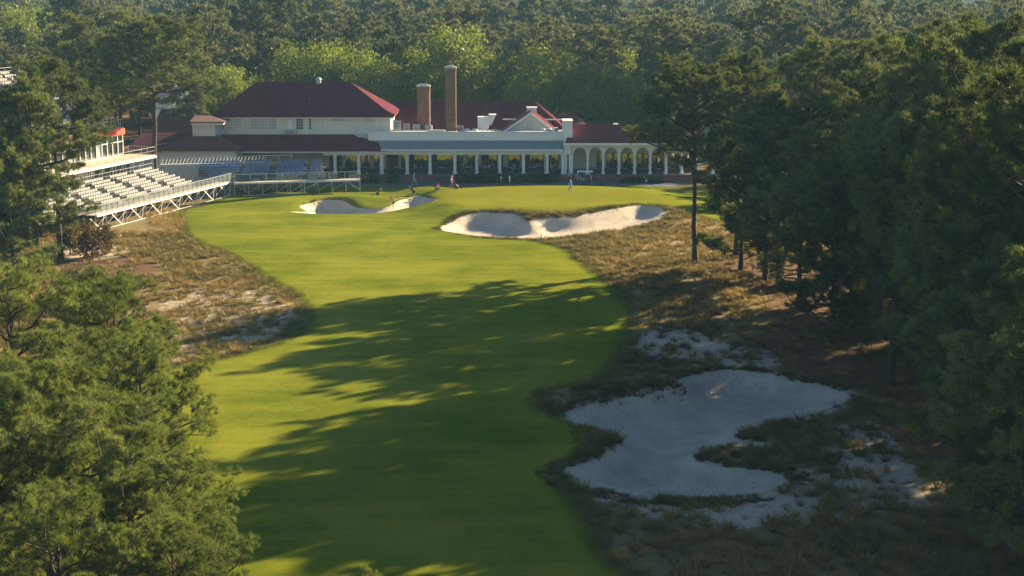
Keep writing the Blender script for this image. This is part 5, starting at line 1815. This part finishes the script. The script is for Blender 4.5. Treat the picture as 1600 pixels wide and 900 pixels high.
def body_pose(kind):
    """joints in metres, facing -Y; s = side sign (+ = the person's left, +X)"""
    J = {'pel': (0, 0, .96), 'spi': (0, 0, 1.14), 'che': (0, -.01, 1.36), 'nec': (0, 0, 1.50), 'hea': (0, -.02, 1.63), 'top': (0, -.01, 1.74), 'nos': (0, -.115, 1.62)}
    for s, n in ((1, 'L'), (-1, 'R')):
        J.update({'sho' + n: (.19 * s, 0, 1.42), 'elb' + n: (.25 * s, .03, 1.13), 'wri' + n: (.27 * s, -.06, .89), 'pal' + n: (.27 * s, -.09, .82),
                  'hip' + n: (.10 * s, 0, .90), 'kne' + n: (.12 * s, -.02, .50), 'ank' + n: (.12 * s, .02, .09), 'toe' + n: (.14 * s, -.16, .035)})
    def up(d): J.update(d)
    if kind == 'walk':
        up({'kneL': (.11, -.20, .52), 'ankL': (.12, -.30, .11), 'toeL': (.13, -.48, .07), 'kneR': (-.11, .05, .49), 'ankR': (-.11, .32, .13), 'toeR': (-.11, .18, .03),
            'elbL': (.25, .16, 1.16), 'wriL': (.26, .10, .92), 'palL': (.26, .06, .86), 'elbR': (-.25, -.06, 1.15), 'wriR': (-.25, -.26, .98), 'palR': (-.25, -.32, .93)})
    if kind == 'swing':      # bent over the sand, arms together down in front
        up({'pel': (0, .10, .88), 'spi': (0, .02, 1.05), 'che': (0, -.12, 1.24), 'nec': (0, -.22, 1.36), 'hea': (0, -.29, 1.47), 'top': (0, -.30, 1.59), 'nos': (0, -.38, 1.43),
            'shoL': (.18, -.15, 1.30), 'shoR': (-.18, -.15, 1.30), 'elbL': (.17, -.30, 1.06), 'elbR': (-.17, -.30, 1.06), 'wriL': (.05, -.40, .86), 'wriR': (-.04, -.42, .83), 'palL': (.03, -.43, .80), 'palR': (-.02, -.45, .76),
            'hipL': (.11, .09, .83), 'hipR': (-.11, .09, .83), 'kneL': (.19, -.06, .47), 'kneR': (-.19, -.06, .47), 'ankL': (.21, .04, .09), 'ankR': (-.21, .04, .09), 'toeL': (.24, -.13, .035), 'toeR': (-.24, -.13, .035)})
    if kind == 'crouch':
        up({'pel': (0, .16, .36), 'spi': (0, .08, .54), 'che': (0, -.06, .74), 'nec': (0, -.14, .86), 'hea': (0, -.20, .98), 'top': (0, -.20, 1.10), 'nos': (0, -.30, .96),
            'shoL': (.18, -.08, .80), 'shoR': (-.18, -.08, .80), 'elbL': (.22, -.28, .60), 'elbR': (-.22, -.28, .60), 'wriL': (.10, -.44, .62), 'wriR': (-.10, -.44, .62), 'palL': (.07, -.50, .63), 'palR': (-.07, -.50, .63),
            'hipL': (.11, .14, .33), 'hipR': (-.11, .14, .33), 'kneL': (.16, -.27, .47), 'kneR': (-.16, -.22, .40), 'ankL': (.14, -.10, .09), 'ankR': (-.14, .06, .12), 'toeL': (.15, -.27, .035), 'toeR': (-.14, -.10, .03)})
    if kind == 'push':
        up({'spi': (0, -.03, 1.13), 'che': (0, -.09, 1.34), 'nec': (0, -.12, 1.48), 'hea': (0, -.15, 1.60), 'top': (0, -.15, 1.72), 'nos': (0, -.25, 1.58), 'shoL': (.18, -.08, 1.39), 'shoR': (-.18, -.08, 1.39),
            'elbL': (.24, -.16, 1.12), 'elbR': (-.24, -.16, 1.12), 'wriL': (.14, -.40, 1.04), 'wriR': (-.14, -.40, 1.04), 'palL': (.11, -.47, 1.04), 'palR': (-.11, -.47, 1.04),
            'kneL': (.11, -.14, .50), 'ankL': (.12, -.12, .09), 'toeL': (.13, -.30, .035), 'kneR': (-.11, .03, .49), 'ankR': (-.11, .22, .10), 'toeR': (-.11, .05, .03)})
    if kind == 'sit':
        dz = -.46
        for k in ('spi', 'che', 'nec', 'hea', 'top', 'nos', 'shoL', 'shoR'): J[k] = (J[k][0], J[k][1] + .04, J[k][2] + dz)
        up({'pel': (0, .04, .52), 'hipL': (.10, .02, .50), 'hipR': (-.10, .02, .50), 'kneL': (.13, -.42, .50), 'kneR': (-.13, -.42, .50), 'ankL': (.13, -.40, .09), 'ankR': (-.13, -.34, .09), 'toeL': (.14, -.58, .035), 'toeR': (-.14, -.52, .035),
            'elbL': (.24, -.14, .74), 'elbR': (-.24, -.14, .74), 'wriL': (.14, -.36, .78), 'wriR': (-.14, -.36, .78), 'palL': (.11, -.43, .79), 'palR': (-.11, -.43, .79)})
    return J


RADII = {'pel': (.145, .105), 'spi': (.135, .10), 'che': (.155, .11), 'nec': (.056, .056), 'hea': (.082, .098), 'top': (.06, .065), 'nos': (.018, .018),
         'sho': (.075, .075), 'elb': (.046, .046), 'wri': (.032, .030), 'pal': (.036, .020), 'hip': (.095, .10), 'kne': (.062, .064), 'ank': (.042, .046), 'toe': (.04, .028)}


def person_mesh(kind, shirt, legs, sleeves=.6, trousers=.85, hair=None):
    J = body_pose(kind)
    names = list(J); V = [Vector(J[n]) for n in names]; ix = {n: i for i, n in enumerate(names)}
    rad = [RADII[n[:3]] for n in names]
    E = [('pel', 'spi'), ('spi', 'che'), ('che', 'nec'), ('nec', 'hea'), ('hea', 'top'), ('hea', 'nos')]
    for n in 'LR':
        E += [('che', 'sho' + n), ('sho' + n, 'elb' + n), ('elb' + n, 'wri' + n), ('wri' + n, 'pal' + n), ('pel', 'hip' + n), ('hip' + n, 'kne' + n), ('kne' + n, 'ank' + n), ('ank' + n, 'toe' + n)]
    E = [(ix[a], ix[b_]) for a, b_ in E]
    for n in 'LR':                                      # five fingers each
        w, p = V[ix['wri' + n]], V[ix['pal' + n]]
        d = (p - w).normalized(); sd = d.cross(Vector((1, 0, .2))).normalized()
        for k, (off, ln) in enumerate(((-.030, .060), (-.011, .075), (.009, .082), (.028, .074), (-.048, .045))):
            root = ix['pal' + n] if k < 4 else ix['wri' + n]
            base = V[root]
            a = base + sd * off + d * (.018 if k < 4 else .035)
            b_ = a + d * ln + Vector((0, -.012 * (k + 1) / 2, .004))
            i0 = len(V); V += [a, b_]; rad += [(.010, .010), (.007, .007)]
            E += [(root, i0), (i0, i0 + 1)]
    me = bpy.data.meshes.new('body'); me.from_pydata(V, E, []); me.update()
    o = bpy.data.objects.new('body_source', me); COL.objects.link(o)
    o.modifiers.new('skin', 'SKIN')
    sv = me.skin_vertices[0].data
    for i, r in enumerate(rad): sv[i].radius = r; sv[i].use_root = (i == ix['pel'])
    sub = o.modifiers.new('sub', 'SUBSURF'); sub.levels = 1; sub.render_levels = 1
    dg = bpy.context.evaluated_depsgraph_get()
    out = bpy.data.meshes.new_from_object(o.evaluated_get(dg)); out.name = 'person'
    bpy.data.objects.remove(o, do_unlink=True); bpy.data.meshes.remove(me)
    out.materials.clear()
    for m_ in (M['skin'], shirt, legs, M['shoe'], hair or M['hair']): out.materials.append(m_)
    # cloth by the nearest bone
    bones = [('pel', 'spi', 1, 1, 1), ('spi', 'che', 1, 1, 1), ('che', 'nec', 1, .7, 0), ('nec', 'hea', 0, 1, 0), ('hea', 'top', 0, .35, 4)]
    for n in 'LR':
        bones += [('che', 'sho' + n, 1, 1, 1), ('sho' + n, 'elb' + n, 1, sleeves, 0), ('elb' + n, 'wri' + n, 1 if sleeves > 1 else 0, 1, 0), ('wri' + n, 'pal' + n, 0, 1, 0), ('pel', 'hip' + n, 2, 1, 2),
                  ('hip' + n, 'kne' + n, 2, trousers, 0), ('kne' + n, 'ank' + n, 2 if trousers > 1 else 0, .93, 3), ('ank' + n, 'toe' + n, 3, 1, 3)]
    segs = [(Vector(J[a]), Vector(J[b_]), m0, f, m1) for a, b_, m0, f, m1 in bones]
    for p in out.polygons:
        c = p.center; best = 1e9
        for a, b_, m0, f, m1 in segs:
            d = b_ - a; t = max(0, min(1, (c - a).dot(d) / d.length_squared)); dd = (c - a - d * t).length
            if dd < best: best = dd; mm = m0 if t <= f else m1
        # the back and crown of the head carry the hair
        hd = Vector(J['hea'])
        if (c - hd).length < .16 and c.z > Vector(J['nec']).z + .05 and (c.y > hd.y + .02 or c.z > hd.z + .07): mm = 4
        if mm == 1 and c.z < J['pel'][2] - .02 and kind not in ('crouch', 'sit'): mm = 2
        p.material_index = mm; p.use_smooth = True
    return out


_pm = {}


def person(kind, x, y, z, rz, label, shirt, legs, cap=None, group=None, sleeves=.6, trousers=.85, hgt=1.0, hair=None):
    key = (kind, shirt.name, legs.name, sleeves, trousers)
    if key not in _pm: _pm[key] = person_mesh(kind, shirt, legs, sleeves, trousers, hair)
    o = link('person', _pm[key]); o.location = (x, y, z); o.rotation_euler = (0, 0, rz); o.scale = (hgt,) * 3
    tag(o, label, 'person', group)
    if cap:
        J = body_pose(kind); hd = Vector(J['hea']); f = Vector((0, -1, -.1))
        mb = MB(); mb.ball((hd.x, hd.y + .01, hd.z + .075), .105, .115, .075, 8, 5); mb.prism([(hd.x - .08, hd.z + .06), (hd.x + .08, hd.z + .06), (hd.x + .08, hd.z + .075), (hd.x - .08, hd.z + .075)], hd.y - .20, hd.y - .06)
        mb.build('cap', cap, o, True)
    return o


def at_px(px, py):
    return GH(px, py)


x, y, z = at_px(614.5, 325)
person('swing', x, y, z, R(-60), 'golfer in pink shirt and black shorts playing out of the left bunker', PINK, NAVY, None)
e = empty('golf_club', (x, y, z), R(-60), 'golf club held by the golfer in the bunker', 'golf club')
MB().tube((0, -.44, .80), (.12, -.95, .06), .012, 5).build('shaft', M['steel'], e)
MB().bar((.12, -.95, .05), (.22, -.93, .05), .03, .06).build('club_head', M['steel'], e)
x, y, z = at_px(646, 293); yq = 215.4
person('walk', PX(647, 213.5), 213.5, float(hz(PX(647, 213.5), 213.5)) + .01, R(70), 'man in pale blue shirt and trousers walking along the path before the porch', PALEB, PALEB, WHITEC, None, .6, 1.5)
x, y, z = at_px(682.5, 299)
person('crouch', x, y, z, R(70), 'golfer in magenta shirt crouching at the edge of the green', MAGENTA, NAVY, clothm('black_cap', (.02, .02, .02)), None, .6, 1.5)
x, y, z = at_px(704.5, 297)
person('push', x, y, z, R(62), 'golfer in mauve shirt and dark shorts with a push cart by the green', PURPLE, NAVY, WHITEC)
xc, yc = x + .85, y + .45
x, y, z = at_px(891, 302)
person('walk', x, y, z, R(20), 'golfer in sky blue shirt and blue grey shorts walking on the green', SKYB, GREYC, WHITEC)
person('stand', PX(889.5, 213.2), 213.2, float(hz(PX(889.5, 213.2), 213.2)) + .01, R(160), 'man in teal shirt and dark trousers standing behind the green by the golf cart', TEAL, NAVY, WHITEC, None, .6, 1.5, 1.12)
person('stand', PX(573, 213.5), 213.5, float(hz(PX(573, 213.5), 213.5)), R(40), 'person in dark clothes and white cap standing near the end of the blue seats', NAVY, NAVY, WHITEC, None, .6, 1.5)
person('walk', PX(547, 211.5), 211.5, float(hz(PX(547, 211.5), 211.5)), R(100), 'person in mauve shirt behind the end of the blue seat walkway', PURPLE, GREYC, None, None, .6, 1.5)
person('stand', PX(899, 213.0), 213.0, float(hz(PX(899, 213.0), 213.0)), R(100), 'person in deep blue shirt bending by the golf cart', DBLUE, NAVY, WHITEC, None, .6, 1.5, .8)


def trolley(x, y, z, rz, label, bagm, stripe, lean=R(38)):
    """golf bag strapped on a two wheeled trolley"""
    e = empty('golf_trolley', (x, y, z), rz, label, 'golf trolley', 'golf bags on trolleys')
    d = Vector((0, math.sin(lean), math.cos(lean)))
    a = Vector((0, -.10, .22)); t = a + d * .88
    b_ = MB().tube(a, t, .13, 12, .16).build('bag', bagm, e, True)
    MB().tube(a + d * .1 + Vector((0, -.12, 0)), a + d * .55 + Vector((0, -.14, 0)), .075, 8).build('pocket', stripe, b_, True)
    mb = MB(); r = random.Random(int(x * 10))
    for k in range(7):
        ox, oy = r.uniform(-.09, .09), r.uniform(-.07, .07); p = t + Vector((ox, oy, 0)); mb.tube(p, p + d * r.uniform(.16, .32), .008, 4); q = p + d * .3
    mb.build('club', M['steel'], e)
    mb = MB()
    for k in range(5):
        ox, oy = r.uniform(-.09, .09), r.uniform(-.07, .07); p = t + d * .26 + Vector((ox, oy, 0)); mb.ball(p, .035, .05, .03, 6, 4)
    mb.build('club_head', M['black'], e)
    mb = MB(); mb.tube(a + Vector((0, .12, -.04)), t + Vector((0, .14, -.02)), .02, 6); mb.tube(t + Vector((0, .14, -.02)), t + Vector((0, .42, .12)), .02, 6); mb.tube((-.32, .12, .16), (.32, .12, .16), .02, 6)
    mb.tube((0, -.55, .10), a, .02, 6); mb.tube(a, (0, .12, .16), .02, 6); mb.build('frame', M['black'], e)
    for s in (-1, 1):
        w = MB().tube((s * .30, .12, .16), (s * .36, .12, .16), .16, 14).build('wheel', M['black'], e)
        MB().tube((s * .295, .12, .16), (s * .365, .12, .16), .07, 10).build('rim', M['hvac'], w)
    w = MB().tube((-.03, -.55, .10), (.03, -.55, .10), .10, 12).build('wheel', M['black'], e)


x, y, z = at_px(589, 307.5); trolley(x, y, z, R(-95), 'olive brown golf bag on a trolley standing on the grass above the left bunker', clothm('olive_bag', (.13, .10, .055)), WHITEC, R(42))
x, y, z = at_px(647, 303.5); trolley(x, y, z, R(90), 'black golf bag on a trolley with a small wheel, behind the left bunker', M['black'], clothm('maroon_bag', (.10, .02, .03)), R(40))
trolley(xc, yc, float(hz(xc, yc)), R(100), 'black golf push cart pushed by the golfer in the mauve shirt', M['black'], PINK, R(50))
x = PX(939, 212.6); trolley(x, 212.6, float(hz(x, 212.6)), R(60), 'dark golf bag standing right of the golf cart', M['black'], DBLUE, R(20))

# flagstick
x, y, z = at_px(797, 303)
e = empty('flagstick', (x, y, z), 0, 'flagstick with a white flag standing in the hole of the green', 'flagstick')
MB().cyl(0, 0, 0, 2.45, .013, .010, 6).build('pole', M['seat_white'], e)
mb = MB(); mb.add([(0, 0, 2.4), (-.10, -.12, 2.33), (-.13, -.10, 1.62), (-.02, 0, 1.52), (0, .012, 2.4), (-.10, -.105, 2.33), (-.13, -.085, 1.62), (-.02, .012, 1.52)], [(0, 1, 2, 3), (7, 6, 5, 4), (0, 4, 5, 1), (1, 5, 6, 2), (2, 6, 7, 3), (3, 7, 4, 0)])
mb.build('flag', WHITEC, e)
MB().cyl(0, 0, -.02, .016, .06, .06, 10).build('cup', M['dark'], e)

# golf cart
x = PX(915, 213.0); gz = float(hz(x, 213.0))
e = empty('golf_cart', (x, 213.0, gz), 0, 'golf cart with a white roof parked behind the green below the arcade', 'golf cart')
mb = MB(); mb.prism([(-1.15, .32), (1.15, .32), (1.18, .62), (.85, .78), (.55, .42), (-.25, .42), (-.3, .72), (-1.15, .78)], -.58, .58); mb.build('body', clothm('dark_teal_paint', (.05, .12, .14)), e)
mb = MB(); mb.prism([(-1.22, 1.82), (.98, 1.84), (1.0, 1.90), (.9, 1.95), (-1.15, 1.93)], -.62, .62); mb.build('roof', M['white'], e)
mb = MB()
for s in (-.55, .55):
    mb.tube((-1.1, s, .75), (-1.18, s, 1.4), .03, 6); mb.tube((-1.18, s, 1.4), (-1.05, s, 1.83), .03, 6); mb.tube((.82, s, .75), (.62, s, 1.84), .025, 6)
mb.build('roof_post', M['white'], e)
st_ = MB().box(-.68, -.12, -.52, .52, .74, .88).build('seat', PALEB, e)
mb = MB(); mb.prism([(-.78, .88), (-.68, .88), (-.78, 1.3), (-.86, 1.3)], -.52, .52); mb.build('backrest', PALEB, st_)
mb = MB(); mb.tube((.55, -.25, .75), (.28, -.25, 1.02), .02, 6); mb.tube((.30, -.25, 1.0), (.265, -.25, 1.035), .17, 12); mb.build('steering_wheel', M['black'], e)
mb = MB(); mb.add([(.80, -.5, .8), (.80, .5, .8), (.64, .5, 1.78), (.64, -.5, 1.78), (.81, -.5, .8), (.81, .5, .8), (.65, .5, 1.78), (.65, -.5, 1.78)], [(0, 1, 2, 3), (7, 6, 5, 4), (0, 4, 5, 1), (1, 5, 6, 2), (2, 6, 7, 3), (3, 7, 4, 0)]); mb.build('windscreen', M['rail_glass'], e)
for sx in (-.75, .78):
    for sy in (-.50, .50):
        w = MB().tube((sx, sy - .09, .22), (sx, sy + .09, .22), .22, 14).build('wheel', M['black'], e)
        MB().tube((sx, sy - .095, .22), (sx, sy + .095, .22), .11, 10).build('rim', M['hvac'], w)

# bench and bin on the path, signs in the planting
e = empty('bench', (PX(691, 214.8), 214.8, 0), 0, 'dark bench on the path in front of the porch, left of the long hedge', 'bench')
mb = MB()
for k in range(3): mb.box(-1.3, 1.3, -.3 + k * .18, -.16 + k * .18, .42, .47)
mb.build('seat', M['darkwood'], e)
mb = MB()
for k in range(3): mb.box(-1.3, 1.3, .24, .28, .55 + k * .15, .66 + k * .15)
mb.build('backrest', M['darkwood'], e)
for s in (-1.15, 1.15): MB().box(s - .04, s + .04, -.28, .28, 0, .45).build('leg', M['darkwood'], e)
for px_q, py_q, lab in ((783, 277.5, 'small white disc marker on the long hedge'), (1010, 282.5, 'small white light in the rounded hedge')):
    xx, zz_ = P(px_q, py_q, 214.5)
    e = empty('marker', (xx, 214.5, 0), 0, lab, 'marker'); MB().tube((0, 0, 0), (0, 0, zz_), .03, 6).build('post', M['steel'], e)
    MB().ball((0, 0, zz_), .16, .06, .16, 10, 6).build('disc', M['white'], e)

# porch tables, chairs, diners
tb = empty('dining_table', (0, 0, 0), 0, 'round dining table with pale blue cloth on the shaded porch', 'table', 'tables on the porch')
MB().cyl(0, 0, .70, .74, .55, .55, 14).build('tabletop', M['cloth'], tb)
MB().cyl(0, 0, .04, .70, .04, .04, 8).build('stem', M['black'], tb); MB().cyl(0, 0, 0, .04, .28, .28, 10).build('base', M['black'], tb)
chr_ = empty('dining_chair', (0, 0, 0), 0, 'dark dining chair on the shaded porch', 'chair', 'chairs on the porch')
MB().box(-.22, .22, -.22, .22, .42, .47).build('seat', M['darkwood'], chr_); MB().box(-.21, .21, .20, .25, .50, .95).build('backrest', M['darkwood'], chr_)
for sx in (-.19, .19):
    for sy in (-.19, .20): MB().box(sx - .02, sx + .02, sy - .02, sy + .02, 0, .42).build('leg', M['black'], chr_)
kt = kids_of(tb, chr_)
spots = [(530, 219.4), (572, 219.6), (622, 219.2), (655, 219.0), (690, 219.2), (729, 219.2), (757, 219.0), (765, 220.6), (797, 219.0), (808, 220.6), (835, 219.0), (845, 220.4), (868, 219.2), (945, 219.3), (968, 219.3), (992, 219.3), (1016, 219.3), (1042, 219.3), (1066, 219.3)]
shirts = [PALEB, GREYC, SKYB, NAVY, WHITEC, TEAL, DBLUE, OLIVE]
zf = FLR + .052
nc = 0
for i, (px_q, yq) in enumerate(spots):
    o = tb if i == 0 else copy_tree(tb, kt)
    xx = PX(px_q, yq, 268); o.location = (xx, yq, zf)
    for j in range(3):
        a = i * .7 + j * 2.09 + .4
        c = chr_ if nc == 0 else copy_tree(chr_, kt)
        cx_, cy_ = xx + .72 * math.cos(a), yq + .72 * math.sin(a) * .9
        rz = a - math.pi / 2
        c.location = (cx_, cy_, zf); c.rotation_euler = (0, 0, rz); nc += 1
        if 5 <= i <= 12 or (i in (0, 3, 14) and j == 0):
            if (i + j) % 5 != 4:
                sh = shirts[(i * 3 + j * 2) % len(shirts)]
                person('sit', cx_, cy_, zf + .012, rz, 'seated diner at a round table on the shaded porch', sh, NAVY if j else GREYC, WHITEC if (i + j) % 4 == 1 else None, 'diners on the porch', .6, 1.5)
x = PX(739, 220.5); person('stand', x, 220.9, zf, R(10), 'person in dark clothes with a bright pink hat standing on the porch', NAVY, NAVY, MAGENTA, None, 1.5, 1.5)
x = PX(833, 221.6); person('stand', x, 221.6, zf, R(60), 'waiter in dark clothes standing among the porch tables', NAVY, NAVY, None, None, 1.5, 1.5)
# white vehicles glimpsed through the right wood
for px_q, Y, rz, lab in ((1238, 218, R(20), 'white van glimpsed between the pines of the right wood'), (1215, 205, R(-60), 'second white van lower between the pines of the right wood')):
    x = PX(px_q, Y, 300); e = empty('parked_van', (x, Y, float(hz(x, Y))), rz, lab, 'van', 'vans behind the right wood')
    mb = MB(); mb.prism([(-2.4, .35), (2.4, .35), (2.45, 1.0), (1.75, 1.15), (1.2, 1.95), (-2.35, 2.0)], -.95, .95); mb.build('body', M['white'], e)
    mb = MB(); mb.prism([(1.72, 1.17), (1.22, 1.88), (.55, 1.9), (.55, 1.2)], -.965, .965); mb.build('window', M['darkpane'], e)
    for sx in (-1.5, 1.5):
        for sy in (-.85, .85): MB().tube((sx, sy - .11, .35), (sx, sy + .11, .35), .35, 14).build('wheel', M['black'], e)

# ------------------------------------------------------------------ haze
bpy.ops.mesh.primitive_cube_add(size=1)
hz_o = bpy.context.object
hz_o.name = 'haze'
x0, x1, y0, y1, z0, z1 = -3800, 3800, -500, 6300, -16, 34
hz_o.location = ((x0 + x1) / 2, (y0 + y1) / 2, (z0 + z1) / 2)
hz_o.scale = (x1 - x0, y1 - y0, z1 - z0)
m = bpy.data.materials.new('haze_air'); m.use_nodes = True
nt = m.node_tree; nt.nodes.remove(nt.nodes['Principled BSDF'])
pv = nt.nodes.new('ShaderNodeVolumePrincipled')
pv.inputs['Color'].default_value = (0.40, 0.74, 1.0, 1)
pv.inputs['Density'].default_value = 0.00016
pv.inputs['Anisotropy'].default_value = 0.0
nt.links.new(pv.outputs[0], nt.nodes['Material Output'].inputs['Volume'])
hz_o.data.materials.append(m)
tag(hz_o, kind='stuff')
